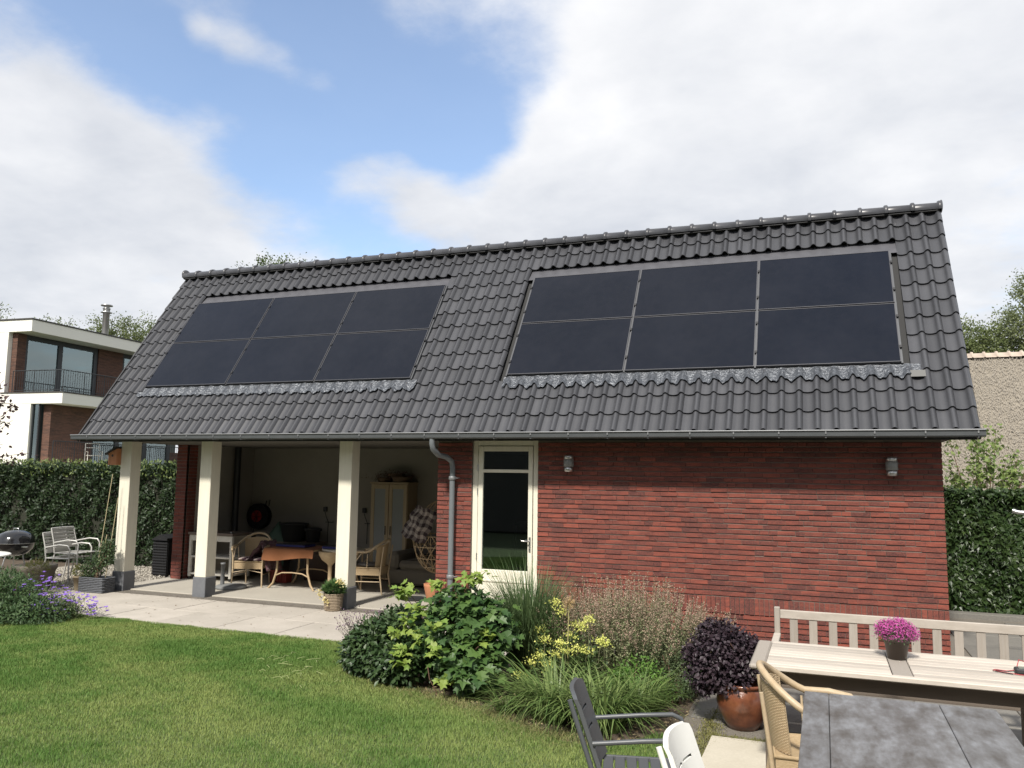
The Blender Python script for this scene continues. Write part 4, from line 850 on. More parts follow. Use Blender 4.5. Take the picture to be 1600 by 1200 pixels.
# violet geranium mass at the left edge
t = shrub('dark_green_perennial', 'low dark green deeply cut foliage at the left edge of the lawn', (1.55,-2.0,-.03), [(1.35,-2.0,.20,.60,.42,.34),(1.9,-2.05,.10,.5,.4,.22),(.9,-1.8,.26,.5,.45,.34),(1.3,-2.4,.06,.6,.3,.20)], 15000, .058, f_ger, None, (.22,.42), .5, 'perennial')
t = thing('violet_geranium', 'loose geranium with violet flowers spilling towards the path corner', 'perennial', (2.05,-1.75,-.03)); b = MB(); P = []; LP = []
for i in range(150):
    a = R.uniform(0,6.28); s_ = Vector((2.0+R.gauss(0,.22),-1.75+R.gauss(0,.14),-.03)); e = s_+Vector((math.cos(a)*R.uniform(.03,.32),math.sin(a)*R.uniform(.03,.22),R.uniform(.08,.42)*(1.25 if s_.x < 1.95 else .85))); m_ = s_.lerp(e,.5)+Vector((0,0,.05)); b.tube([s_,m_,e],.0018,3,cap=False)
    if i < 140: P.append(tuple(e))
    LP += [tuple(m_.lerp(e,R.uniform(-.8,.8))+Vector((R.gauss(0,.03),R.gauss(0,.03),R.gauss(0,.02)))) for _ in range(20)]
for c in ((1.5,-1.5,.42),(1.35,-1.5,.46),(2.52,-1.62,.22),(2.48,-1.66,.16),(2.56,-1.58,.12),(2.42,-1.60,.26),(2.5,-1.64,.08)):
    for _ in range(4): P.append((c[0]+R.gauss(0,.04),c[1]+R.gauss(0,.04),c[2]+R.gauss(0,.03)))
b.build('stems', MATS['green_stem'], t, 'stuff'); P = np.repeat(np.array(P),5,0); k = len(P); a = rng.uniform(0,6.28,k)
leaves('petals', P+np.c_[np.cos(a),np.sin(a),np.zeros(k)]*.003, np.c_[np.cos(a),np.sin(a)-.3,np.full(k,.35)], rng.normal(size=(k,3))*.2+[0,-.5,1], rng.uniform(.026,.038,k), rng.uniform(.022,.030,k), f_violet, t)
P = np.array(LP); k = len(P); leaves('foliage', P, rng.normal(size=(k,3))+[0,0,.2], rng.normal(size=(k,3))*.5+[0,0,1], rng.uniform(.02,.05,k), rng.uniform(.008,.018,k), lm('geranium_leaf_light', (.07,.12,.035), (.15,.19,.07)), t)
# ------------------------------------------------------------------ terrace furniture on the right
m_teak = mat('weathered_teak', (.47,.425,.37), .8, n=((7,60,7),.7,(.38,.34,.29)), n2=((4,120,20),.4,(.27,.23,.19)), bump=((8,160,30),.3,.003), rnd=.2)
m_teakv = mat('weathered_teak_upright', (.31,.28,.245), .8, n=((60,60,5),.7,(.28,.245,.205)), n2=((110,60,8),.3,(.20,.17,.14)), bump=((120,60,10),.3,.003), rnd=.07)
m_teakd = mat('teak_shade_tone', (.15,.12,.095), .85, n=((7,60,7),.6,(.16,.13,.105)), rnd=.05)  # darker copy of the teak; shade under the tops is in its colour
m_tc = mat('terracotta_glazed', (.135,.042,.020), .3, n=(5,.8,(.065,.026,.015)), n2=(18,.35,(.27,.10,.045)), bump=(9,.25,.01), coat=.5)
t = thing('teak_table', 'long weathered teak slatted table with a pink flower pot on it', 'table', (11.95,-3.84,0)); TX0, TX1, TY0, TY1, TZ = 11.03, 12.87, -4.26, -3.41, .75
top = MB().box(TX0+.12, TX1-.12, TY0+.10, TY1-.10, .685, .706).build('support_board', m_teakd, t)
for xx in (TX0, TX1-.10): MB().box(xx, xx+.10, TY0, TY1, .715, TZ, .012).build('end_board', m_teakv, t)
MB().box(TX0+.103, TX1-.103, TY0, TY0+.055, .715, TZ, .006).build('edge_rail', m_teak, t); MB().box(TX0+.103, TX1-.103, TY1-.055, TY1, .715, TZ, .006).build('edge_rail', m_teak, t)
yy = TY0+.059; w = (TY1-TY0-.118)/8
for i in range(8):
    for a, b in ((TX0+.103, 11.888), (12.012, TX1-.103)): MB().box(a, b, yy+.006, yy+w-.006, .716, TZ-.0005+R.uniform(-.0008,.0008), .004).build('slat', m_teak, t)
    yy += w
MB().box(11.893, 12.007, TY0+.057, TY1-.057, .716, TZ-.0015, .003).build('centre_board', m_teakv, t)
MB().box(TX0+.10, TX1-.10, TY0+.16, TY0+.185, .60, .684, .003).build('apron', m_teakd, t); MB().box(TX0+.10, TX1-.10, TY1-.085, TY1-.06, .60, .684, .003).build('apron', m_teakd, t)
for a in (TX0+.09, TX1-.16):
    for b in (TY0+.05, TY1-.12): MB().box(a, a+.07, b, b+.07, -.008, .714, .005).build('leg', m_teakd, t)
t = thing('teak_bench', 'weathered teak garden bench with upright back slats behind the long table', 'bench', (12.1,-2.75,0)); BX0, BX1, BY = 11.10, 13.15, -2.55
for a in (BX0, BX1-.045): 
    MB().box(a, a+.045, BY-.022, BY+.03, -.008, .875, .004).build('leg', m_teakv, t); MB().box(a, a+.045, BY-.50, BY-.45, -.008, .64, .004).build('leg', m_teakv, t)
    MB().box(a-.005, a+.05, BY-.53, BY-.024, .642, .665, .004).build('armrest', m_teak, t)
MB().box(BX0+.047, BX1-.047, BY-.018, BY+.012, .785, .855, .004).build('top_rail', m_teak, t); MB().box(BX0+.047, BX1-.047, BY-.018, BY+.012, .46, .52, .004).build('lower_rail', m_teak, t)
x = 11.222
while x < BX1-.1: MB().box(x, x+.064, BY-.010, BY+.006, .5205, .7845, .002).build('back_slat', m_teakv, t); x += .1535
for i in range(7): MB().box(BX0+.047, BX1-.047, BY-.50+i*.066, BY-.50+i*.066+.056, .405, .428, .004).build('seat_slat', m_teak, t)
MB().box(BX0+.047, BX1-.047, BY-.485, BY-.465, .33, .404).build('seat_rail', m_teakd, t)
# flower pot on table
t = thing('potted_pink_flowers', 'brown plastic pot of bright pink daisies on the teak table', 'flower pot', (11.955,-3.69,.75)); pc = (11.955,-3.69,.751)
MB().lathe([(.052,0),(.058,0),(.080,.115),(.088,.116),(.091,.152),(.082,.152),(.078,.13),(.0,.128)], pc, 28).build('pot', mat('brown_plastic', (.075,.058,.048), .5), t)
P, O = blob_points([(pc[0],pc[1],pc[2]+.18,.148,.14,.092),(pc[0]-.06,pc[1],pc[2]+.20,.075,.07,.055),(pc[0]+.08,pc[1]-.02,pc[2]+.17,.07,.06,.055),(pc[0]+.02,pc[1],pc[2]+.22,.08,.08,.05)], 2000, .72); k_ = P[:,2] > pc[2]+.13; P, O = P[k_], O[k_]; k = len(P)
a6 = np.repeat(P,5,0); kk = len(a6); a = rng.uniform(0,6.28,kk); leaves('petals', a6, np.repeat(O,5,0)*.5+rng.normal(size=(kk,3))*.7, np.repeat(O,5,0), rng.uniform(.006,.010,kk), rng.uniform(.004,.006,kk), f_pink, t)
P, O = blob_points([(pc[0],pc[1],pc[2]+.17,.125,.12,.075)], 1300, .2); k = len(P); leaves('foliage', P, O+rng.normal(size=(k,3))*.5, rng.normal(size=(k,3)), .02, .006, f_ger, t)
# multimeter
t = thing('multimeter', 'dark grey hand meter with red and black leads on the teak table', 'meter', (12.66,-3.84,.75)); zz = .756
MB().box(12.62, 12.74, -3.88, -3.80, .7525, .786, .008).build('body', mat('dark_rubber', (.03,.03,.032), .6), t); MB().box(12.64, 12.69, -3.868, -3.812, .786, .789).build('display', mat('display', (.16,.18,.15), .3), t)
rd, bk = MB(), MB()
rd.tube([(12.62,-3.83,zz+.01),(12.58,-3.82,zz),(12.52,-3.80,zz),(12.50,-3.83,zz),(12.56,-3.87,zz),(12.64,-3.91,zz),(12.76,-3.92,zz)], .0028, 6); rd.tube([(12.64,-3.80,.78),(12.66,-3.76,.82),(12.72,-3.74,.80),(12.80,-3.76,zz)], .0028, 6)
bk.tube([(12.62,-3.85,zz+.01),(12.57,-3.85,zz+.002),(12.52,-3.83,zz+.003),(12.51,-3.86,zz),(12.60,-3.90,zz)], .0028, 6)
rd.build('red_lead', mat('red_cable', (.35,.03,.04), .5), t); bk.build('black_lead', m_black, t)
# dark slate-topped table in front
t = thing('slate_table', 'dark table with mottled grey stone top panels in the lower right corner', 'table', (11.86,-6.0,0)); m_st = mat('mottled_stone', (.20,.205,.215), .5, n=((12,4.5,5),1,(.075,.068,.062)), n2=((34,13,13),.55,(.095,.088,.082)), bump=((10,30,10),.15,.004), rnd=.05)
for a, b in ((11.385,11.512),(11.515,12.07),(12.073,12.345)): MB().box(a, b, -7.05, -4.845, .722, .75, .003).build('top_panel', m_st, t)
MB().box(11.40, 12.33, -7.03, -4.86, .66, .7215, .004).build('apron', m_black, t)
for a in (11.42, 12.25):
    for b in (-7.0, -4.95): MB().box(a, a+.06, b, b+.06, -.008, .66, .004).build('leg', m_black, t)
# purple bush in terracotta pot
t = thing('terracotta_pot', 'glazed reddish-brown belly pot with a dark purple bush beside the teak table', 'plant pot', (10.87,-3.0,0)); c = (10.87,-3.0,-.01)
MB().lathe([(.10,0),(.122,.0),(.150,.05),(.190,.13),(.205,.20),(.198,.265),(.178,.305),(.172,.318),(.190,.328),(.195,.345),(.185,.352),(.168,.345),(.16,.31),(.15,.29)], c, 40).build('pot', m_tc, t)
MB().lathe([(.0,.29),(.165,.288)], c, 24).build('potting_soil', m_soil, t)
for s_ in (-1,1):
    q = MB(); q.tube([(c[0]+s_*.19,c[1]-.02,.30),(c[0]+s_*.215,c[1]-.03,.27),(c[0]+s_*.20,c[1]-.03,.235)],.013,8); q.build('lug', m_tc, t)
shrub('purple_bush', 'dense dark purple-leaved bush growing in the terracotta pot', (10.85,-3.0,.28), [(10.70,-3.0,.56,.27,.24,.22),(10.86,-2.98,.52,.19,.2,.18),(10.60,-3.0,.40,.18,.18,.16),(10.70,-2.96,.67,.16,.15,.13),(10.75,-3.1,.40,.2,.15,.14),(10.50,-3.0,.52,.10,.1,.09),(10.62,-2.98,.70,.09,.09,.11),(10.93,-3.0,.62,.10,.1,.09),(10.58,-3.05,.30,.10,.1,.08)], 8600, .034, f_purple, None, (.6,.9), .55, 'shrub', .3, 16, zmin=.22)
# grey metal armchair, white slatted chair
m_gm = mat('grey_coated_metal', (.075,.08,.085), .42); m_wm = mat('white_plastic', (.72,.71,.66), .4, n=(9,.2,(.62,.61,.56)))
def metal_chair(root, m, w=.44, arms=True):
    """local: +x forward, seat origin at ground centre"""
    h = w/2; bk = MB(); n = 10
    def back(u, v, o):   # curved backrest sheet
        y_ = -h+w*u; return (-.20-.14*(v)-.035*math.cos((u-.5)*3.0)+o, y_, .46+.40*v+(-.018*abs(2*u-1)**4 if v > .95 else 0))
    for (v0, v1, u0, u1) in [(0,.18,0,1),(.21,.42,0,1),(.45,.66,0,1),(.69,1.0,0,1)]+[(a, b, c_, d_) for a, b in ((.18,.21),(.42,.45),(.66,.69)) for c_, d_ in ((0,.2),(.47,.53),(.8,1))]:
        for o in (0,.022): bk.grid(lambda a_, b_, o=o: back(u0+(u1-u0)*a_, v0+(v1-v0)*b_, o), n, 3, True)
        for v_ in (v0, v1):
            bk.grid(lambda a_, b_, v_=v_: back(u0+(u1-u0)*a_, v_, .022*b_), n, 1, False)
    for u_ in (0,1): bk.grid(lambda a_, b_, u_=u_: back(u_, b_, .022*a_), 1, 8, True)
    bk.build('backrest', m, root, world=False)
    st_ = MB()
    for i in range(7): st_.box(-.20+.062*i, -.20+.062*i+.052, -h+.02, h-.02, .432, .446, .003)
    for y_ in (-h, h-.02, -.012): st_.box(-.21, .24, y_, y_+.0195, .425, .4315 if y_ == -.012 else .447, .002)
    st_.build('seat', m, root, world=False)
    for s_ in (-1,1):
        y_ = s_*(h+.004)
        if arms: q = MB(); q.tube([(-.245,y_,.635),(.0,y_,.66),(.17,y_,.672),(.215,y_,.655),(.235,y_,.60),(.245,y_,.45),(.25,y_,-.005)], .0125, 8); q.build('armrest', m, root, world=False)
        q = MB(); q.tube([(-.36,y_,.84),(-.245,y_,.50),(-.22,y_,.43),(-.27,y_,-.005)], .013, 8); q.build('leg', m, root, world=False)
g_ = thing('grey_armchair', 'dark grey metal armchair with slotted back at the lawn edge', 'chair', (10.60,-5.60,0), rad(13)); metal_chair(g_, m_gm)
w_ = thing('white_chair', 'white slotted chair back just in front of the grey armchair', 'chair', (11.22,-6.27,0), rad(-4)); metal_chair(w_, m_wm, .38, False)
# rattan armchair at the slate table
m_rat = mat('rattan_cane', (.44,.35,.235), .5, n=(14,.5,(.36,.26,.14)), n2=(60,.25,(.27,.18,.09))); m_weave = mat('rattan_weave', (.40,.30,.18), .7, n=((60,60,200),.6,(.28,.19,.09)), bump=((70,70,240),.8,.004))
def woven(b, fn, nu, nv, r=.0028, both=True):
    for j in range(nv+1):
        v = j/nv; pts = []
        for i in range(nu*2+1):
            u = i/(nu*2); p = Vector(fn(u, v)); nrm = (Vector(fn(min(u+.02,1), v))-Vector(fn(max(u-.02,0), v))).cross(Vector(fn(u, min(v+.02,1)))-Vector(fn(u, max(v-.02,0)))).normalized()
            pts.append(p+nrm*.003*(1 if (i+j) % 2 else -1))
        b.tube(pts, r, 4, cap=False)
    for i in range(nu+1): b.tube([fn(i/nu, j/6) for j in range(7)], r*.9, 4, cap=False)
def rattan_chair(root, detail=True, rs=1.0):
    """+x forward; hoop arms"""
    def hoop(z0, z1, w, b0): 
        pts = []
        for i in range(21):
            a = math.pi*(.5+i/20); x = -.02+.27*math.cos(a) if False else math.cos(a)*.27; y = math.sin(a)*w; s_ = (-x/.27)
            pts.append((x-.04, y, z0+(z1-z0)*max(0,s_)**1.3))
        return [(.26, w*.93, z0-.07), (.22, w*.98, z0-.02), (.10, w, z0-.0)]+pts+[(.10, -w, z0), (.22, -w*.98, z0-.02), (.26, -w*.93, z0-.07)]
    r_ = .0205*rs
    MB().tube(hoop(.675,.865,.285,0), r_, 10).build('arm_hoop', m_rat, root, world=False)
    def bfn(u, v): 
        a = math.pi*(.70+.60*u); top = .80-.04*abs(2*u-1)**2; x = math.cos(a)*(.22+.06*v)-.03; y = math.sin(a)*(.24+.03*v); return (x, y, .43+(top-.43)*v)
    b = MB(); b.grid(bfn, 16, 12, True); b.build('back_panel', m_weave, root, world=False)
    if detail:
        b = MB(); woven(b, lambda u, v: tuple(Vector(bfn(u, v))+Vector((.004,0,0))), 18, 46, .0032); b.build('weave', m_rat, root, 'stuff', world=False)
    b = MB(); b.grid(lambda u, v: (-.24+.46*u, (-.24+.48*v)*(1-.12*(1-u)), .425-.02*math.sin(math.pi*u)*math.sin(math.pi*v)), 8, 8, True); b.build('seat', m_weave, root, world=False)
    b = MB(); fp = [(.22,-.235),(.22,.235),(-.24,.21),(-.24,-.21)]
    b.tube([(p[0],p[1],.42) for p in fp]+[(fp[0][0],fp[0][1],.42)], .012, 6)
    for (p, q_) in zip(fp, fp[1:]+fp[:1]): b.grid(lambda u, v, p=p, q_=q_: (p[0]+(q_[0]-p[0])*u, p[1]+(q_[1]-p[1])*u, .30+.11*v), 6, 2, True)
    b.build('seat_apron', m_weave, root, world=False)
    for (x, y, tx, tz) in ((.23,.25,.0,.63),(.23,-.25,.0,.63),(-.25,.20,-.06,.76),(-.25,-.20,-.06,.76)):
        k_ = 1 if x > 0 else 1.12
        MB().tube([(x*k_*1.06,y*1.05,-.005),(x,y,.30),(x+tx*.3,y*1.02,.45),(x+tx,y*1.08,tz)], [.013*rs,.015*rs,.014*rs,.012*rs], 8).build('leg', m_rat, root, world=False)
    b = MB(); b.tube([(.23,-.25,.24),(.23,0,.285),(.23,.25,.24)], .008, 6).tube([(-.25,.21,.2),(.23,.25,.2)], .008, 6).tube([(-.25,-.21,.2),(.23,-.25,.2)], .008, 6)
    for s_ in (-1,1): b.tube([(.22,s_*.25,.43),(.12,s_*.275,.55),(.05,s_*.285,.64)], .009, 6).tube([(-.05,s_*.26,.42),(-.06,s_*.28,.64)], .008, 6)
    b.build('stretcher', m_rat, root, world=False)
    b = MB()
    for s_ in (-1,1):
        for px_, pz in ((.235,.60),(.12,.645)):
            b.tube([(px_-.014, s_*.268, pz),(px_+.014, s_*.266, pz)], .0215*rs, 8)
    b.build('cane_binding', m_rat, root, world=False)
rc = thing('rattan_armchair', 'pale rattan armchair with woven back pushed under the dark stone table', 'armchair', (11.445,-4.78,0), rad(6)); rattan_chair(rc)
t = thing('metal_rod', 'end of a pale metal rod in front of the ivy hedge at the right edge', 'rod', (13.9,0,0)); MB().tube([(13.37,0,1.655),(13.42,-.01,1.638),(13.9,-.05,1.625)], .022, 10).tube([(13.9,-.05,0),(13.9,-.05,1.66)], .03, 10).build('rod', m_steel, t)

# unseen house added behind the camera to cut sky fill and darken door reflections
t = thing('unseen_house', 'unseen brick house added behind the camera to darken the facade and door glass', 'house', (14,-19,0))
Box(-12,26,-22,-15.6,0,5.6).build('wall', mat('dark_brick_far', (.075,.065,.058), .9), t); MB().prism([(-22.4,5.6),(-15.3,5.6),(-18.8,8.2)], 'x', -12.3, 26.3).build('roof', m_tile, t)
for x_ in (-9,-3.2,4.2,7.6,11.4,15.2,19,22.6):
    for z_ in (.3,3.3):
        f_ = Box(x_,x_+2.2,-15.62,-15.55,z_,z_+1.9).build('window', m_cream, t); Box(x_+.1,x_+2.1,-15.56,-15.54,z_+.1,z_+1.8).build('pane', mat('dark_pane', (.02,.025,.03), .08), f_)
# ------------------------------------------------------------------ left corner
t = thing('kettle_barbecue', 'black round kettle barbecue before the laurel hedge', 'barbecue', (-1.87,.6,0)); c = (-1.87,.6,0); m_en = mat('black_enamel', (.012,.012,.013), .12, coat=.4)
MB().lathe([(.01,.42),(.10,.425),(.20,.46),(.28,.54),(.315,.645)], c, 32).build('bowl', m_en, t); ld_ = MB().lathe([(.322,.65),(.318,.66),(.30,.74),(.24,.81),(.14,.855),(.0,.87)], c, 32).build('lid', m_en, t)
q = MB(); q.tube([(c[0]-.06,c[1],.868),(c[0]-.06,c[1],.895),(c[0]+.06,c[1],.895),(c[0]+.06,c[1],.868)], .009, 6); q.build('lid_handle', m_steel, ld_)
MB().lathe([(.318,.640),(.324,.645),(.318,.652)], c, 32).build('rim', m_steel, t); MB().box(c[0]+.26,c[0]+.40,c[1]-.10,c[1]-.06,.58,.60,.004).build('side_handle', m_steel, t)
for i in range(3): a = .4+i*2.094; MB().tube([(c[0]+.14*math.cos(a),c[1]+.14*math.sin(a),.46),(c[0]+.27*math.cos(a),c[1]+.27*math.sin(a),-.02)], .012, 6).build('leg', m_steel, t)
t = thing('white_round_table', 'white oval garden table top cut by the left picture edge', 'table', (.15,-1.55,0)); tt_ = MB(); tt_.lathe([(.0,.700),(.52,.702),(.56,.712),(.56,.728),(.54,.734),(.0,.736)], (.15,-1.75,0), 40); tt_.build('table_top', m_wm, t)
for i in range(4): a = .6+i*1.571; MB().tube([(.15+.30*math.cos(a),-1.75+.30*math.sin(a),.70),(.15+.38*math.cos(a),-1.75+.38*math.sin(a),-.03)], .014, 6).build('leg', m_wm, t)
m_alu = mat('pale_aluminium', (.50,.49,.46), .4, metal=.2)
def stack_chair(root, m):
    h = .26
    for s_ in (-1,1):
        q = MB(); y = s_*h; q.tube([(-.30,y,-.02),(-.20,y,.40),(-.235,y,.62),(-.30,y,.84)], .013, 7).tube([(-.215,y,.60),(.05,y,.65),(.22,y,.64),(.27,y,.58),(.265,y,.40),(.28,y,-.02)], .013, 7).tube([(-.21,y,.42),(.265,y,.42)], .011, 6); q.build('side_frame', m, root, world=False)
    q = MB(); q.tube([(-.30,-h,.84),(-.31,0,.845),(-.30,h,.84)], .013, 7)
    for z0, z1 in ((.50,.60),(.615,.655),(.67,.71),(.725,.765),(.78,.83)):
        x0 = -.235-(z0-.6)*.30; q.box(x0-.008-.0, x0+.004, -h+.01, h-.01, z0, z1, .003)
    q.build('backrest', m, root, world=False)
    q = MB()
    for i in range(6): q.box(-.20+.076*i, -.20+.076*i+.068, -h+.01, h-.01, .418-.02*math.sin(i/5*3.14), .43-.02*math.sin(i/5*3.14), .003)
    q.build('seat', m, root, world=False)
a_ = thing('stacking_armchair', 'pale aluminium armchair by the hedge, the nearer of the stacked pair', 'chair', (-.90,.85,-.0), rad(8), 'pale stacked armchairs by the hedge'); stack_chair(a_, m_alu)
b_ = copy_tree(a_); b_.location = (-.86,.98,.075); b_['label'] = 'pale aluminium armchair by the hedge, the upper one stacked in the other'
t = thing('stone_planter', 'round weathered stone planter below the pale stacked armchairs', 'planter', (-.80,.25,0)); MB().lathe([(.20,-.02),(.26,.0),(.31,.26),(.335,.30),(.335,.36),(.30,.365),(.27,.30),(.0,.29)], (-.80,.15,0), 28).build('bowl', mat('old_stone', (.19,.165,.13), .9, n=(8,.7,(.12,.105,.08)), bump=(40,.5,.01)), t)
P, O = blob_points([(-.55,.0,.36,.18,.18,.10)], 380, .2); k = len(P); leaves('foliage', P, O+[0,0,.7], rng.normal(size=(k,3))+[0,0,1], .045, .016, lm('sparse_leaf', (.13,.15,.04), (.24,.23,.09)), t)
# grey woven planter with shrub and canes
t = thing('woven_planter', 'grey basket-weave rectangular planter with a bush and bamboo canes by the first post', 'planter', (.58,.16,0)); m_gw = mat('grey_weave', (.085,.09,.10), .6, n=(30,.5,(.14,.145,.155)), rnd=.1)
PX0, PX1, PY0, PY1 = .30, .80, .06, .30
MB().box(PX0+.012, PX1-.012, PY0+.012, PY1-.012, .0, .235).build('liner', m_black, t); q = MB()
for r in range(9):
    z = .013+r*.0265
    for side in range(4):
        n_ = 9 if side % 2 == 0 else 4; A_, B_ = [((PX0,PY0),(PX1,PY0)),((PX1,PY0),(PX1,PY1)),((PX1,PY1),(PX0,PY1)),((PX0,PY1),(PX0,PY0))][side]; nx, ny = [(0,-1),(1,0),(0,1),(-1,0)][side]
        for i in range(n_):
            u0, u1 = i/n_, (i+1)/n_; o = .006 if (i+r) % 2 else -.001; pa = Vector((A_[0]+(B_[0]-A_[0])*u0, A_[1]+(B_[1]-A_[1])*u0, z)); pb = Vector((A_[0]+(B_[0]-A_[0])*u1, A_[1]+(B_[1]-A_[1])*u1, z)); nn = Vector((nx,ny,0))
            q.tube([pa-nn*.002, pa.lerp(pb,.25)+nn*o, pa.lerp(pb,.75)+nn*o, pb-nn*.002], .0125, 5, cap=False)
q.build('weave', m_gw, t, 'stuff')
for (x0, x1) in (((.58,.12),(.67,1.88)),((.70,.2),(.735,1.50)),((.60,.15),(.60,.9))): MB().tube([(x0[0],x0[1],.2),((x0[0]+x1[0])/2+.01,x0[1]+.05,(x1[1]+.2)/2),(x1[0],x0[1]+.12,x1[1])], .006, 6).build('cane', mat('bamboo', (.40,.34,.20), .6), t)
shrub('planter_bush', 'small green bush growing up round the canes in the grey woven planter', (.56,.18,.2), [(.50,.16,.42,.22,.14,.18),(.66,.2,.58,.17,.12,.22),(.42,.14,.34,.14,.12,.14),(.72,.22,.72,.09,.09,.14)], 1500, .042, lm('jasmine_leaf', (.03,.06,.02), (.09,.13,.05)), stems=9, zmin=.2)
t = thing('small_clay_pot', 'small clay pot with yellowish leaves left of the woven planter', 'plant pot', (.13,.18,0)); MB().lathe([(.06,-.01),(.09,.2),(.10,.2),(.10,.23),(.08,.23),(.07,.19),(0,.19)], (.17,.18,0), 20).build('pot', mat('clay', (.25,.20,.13), .9), t)
P, O = blob_points([(.16,.18,.30,.12,.1,.10)], 160, .3); k = len(P); leaves('foliage', P, O+[0,0,.4], rng.normal(size=(k,3))+[0,0,1], .045, .025, MATS['sparse_leaf'], t)
# birdhouse
t = thing('birdhouse', 'orange-brown wooden birdhouse with slanted roof fixed on the leftmost cream post', 'birdhouse', (.50,.50,2.02)); m_bh = mat('birdhouse_wood', (.46,.20,.095), .75, n=((20,20,4),.5,(.27,.11,.05)))
MB().prism([(.42,2.03),(.42,2.22),(.598,2.30),(.598,2.03)], 'y', .36, .56).build('box', m_bh, t)
q = MB(); q.prism([(.375,2.195),(.598,2.315),(.598,2.332),(.39,2.222)], 'y', .32, .60); q.build('roof', mat('birdhouse_roof', (.03,.03,.028), .8), t)
q = MB(); n = 14; q.add([(.51+.022*math.cos(6.283*i/n), .3585, 2.185+.022*math.sin(6.283*i/n)) for i in range(n)], [tuple(range(n))[::-1]]); q.build('entrance_hole', m_black, t)
# compost bin by the pillar
t = thing('black_bin', 'ribbed black plastic compost bin beside the brick pier', 'bin', (-.12,2.3,0)); q = MB()
for i in range(9): a = -.38+i*.052; q.box(a, a+.040, 2.055, 2.075, .0, .66, .004)
for i in range(12): q.box(-.385, .095, 2.04, 2.056, .03+i*.053, .055+i*.053, .004)
q.box(-.375,.085,2.075,2.55,0,.68,.02); q.build('body', mat('black_plastic', (.009,.009,.010), .55), t); MB().prism([(-.40,.685),(-.40,.71),(-.15,.80),(.10,.73),(.10,.685)], 'y', 2.02, 2.58).build('lid', MATS['black_plastic'], t)

# ------------------------------------------------------------------ porch furniture
m_wp = mat('white_wood', (.58,.56,.50), .6, n=(5,.3,(.48,.46,.41))); m_dw = mat('dark_worktop', (.13,.10,.08), .6)
t = thing('white_workbench', 'white open-shelved cabinet with a dark worktop between brick pier and second post', 'cabinet', (1.2,2.25,0)); cx0, cx1, cy0, cy1 = .745, 1.70, 1.98, 2.50
for a in (cx0, cx1-.05):
    for b in (cy0, cy1-.05): MB().box(a, a+.05, b, b+.05, .06, .80, .003).build('leg', m_wp, t)
MB().box(cx0-.02, cx1+.02, cy0-.02, cy1+.02, .803, .85, .004).build('worktop', m_dw, t); MB().box(cx0+.05, cx1-.05, cy0+.005, cy0+.03, .70, .80, .002).build('front_rail', m_wp, t)
for z in (.40,.10): MB().box(cx0+.01, cx1-.01, cy0+.005, cy1-.01, z, z+.03, .002).build('shelf', m_wp, t)
MB().box(cx0+.02, cx1-.02, cy1-.012, cy1-.002, .13, .80).build('back_board', m_plaster, t)
for a in (cx0+.03, cx1-.03): MB().lathe([(.0,.012),(.025,.014),(.028,.03),(.02,.058)], (a, cy0+.03, 0), 10).build('castor', m_black, t)
MB().box(cx1-.14, cx1-.10, cy0+.1, cy0+.2, .853, .87, .003).build('latch', m_steel, t)
t = thing('wood_stove', 'black stove with its flue pipe in the dark left corner of the porch', 'stove', (.92,3.2,0)); MB().box(.78,1.10,2.98,3.40,.012,.72,.01).build('body', m_black, t); MB().tube([(.86,3.05,.72),(.86,3.05,2.419)], .062, 16).build('flue', m_black, t)
bin_ = [o for o in bpy.data.objects if o.name == 'black_bin'][0]; bin_.scale = (.72, .8, .95); bin_.location = (-.06, 2.35, 0)
t = thing('hose_reel', 'round hose reel with a red hub hanging on the porch back wall', 'hose reel', (.98,3.6,1.05)); c = Vector((.98,3.60,1.07))
def disc(q, c, r, y0, y1, n=28): 
    q.add([(c.x+r*math.cos(6.283*i/n), y, c.z+r*math.sin(6.283*i/n)) for y in (y0, y1) for i in range(n)], [tuple(range(n)), tuple(range(n,2*n))[::-1]]+[(i, n+i, n+(i+1) % n, (i+1) % n) for i in range(n)], False)
q = MB(); disc(q, c, .25, 3.55, 3.58); disc(q, c, .25, 3.66, 3.69); q.build('drum', m_black, t); q = MB()
for i in range(6): q.tube([(c.x+(.17+.008*(i%2))*math.cos(6.283*k/20), 3.585+.013*i, c.z+(.17+.008*(i%2))*math.sin(6.283*k/20)) for k in range(20)], .012, 5, closed=True)
q.build('hose', mat('green_hose', (.02,.045,.03), .6), t); q = MB(); disc(q, c, .115, 3.53, 3.549); q.build('hub', mat('red_plastic', (.30,.02,.015), .5), t); q = MB()
for i in range(3): a = i*1.047; q.box(-.11,.11,-.008,.008,-.012,.012, M=Matrix.Translation((c.x,3.525,c.z)) @ Matrix.Rotation(a,4,'Y'))
q.build('spokes', mat('dark_red', (.14,.012,.01), .5), t)
MB().tube([(c.x+.16,3.6,1.30),(c.x+.18,3.6,1.38)],.012,6).tube([(c.x+.24,3.6,1.28),(c.x+.26,3.6,1.40)],.012,6).tube([(c.x-.1,3.53,.62),(c.x+.03,3.51,1.05)],.010,6).build('bracket', m_black, t)
t = thing('green_tarpaulin', 'green tarpaulin draped over something behind the wicker chair', 'tarpaulin', (1.65,3.25,0)); q = MB()
q.grid(lambda u, v: (1.05+1.0*u, 3.0+.45*v-.03*math.sin(u*14), .012+(.98*min(1,(.12+u*1.25)) if u < .72 else .98-(u-.72)*1.6)*math.sin(math.pi*min(.5,.06+v))*1.0+.02*math.sin(u*23+v*9)), 30, 12); q.build('cloth', mat('tarp_green', (.035,.075,.05), .6), t)
m_tub = mat('black_tub', (.022,.023,.024), .55)
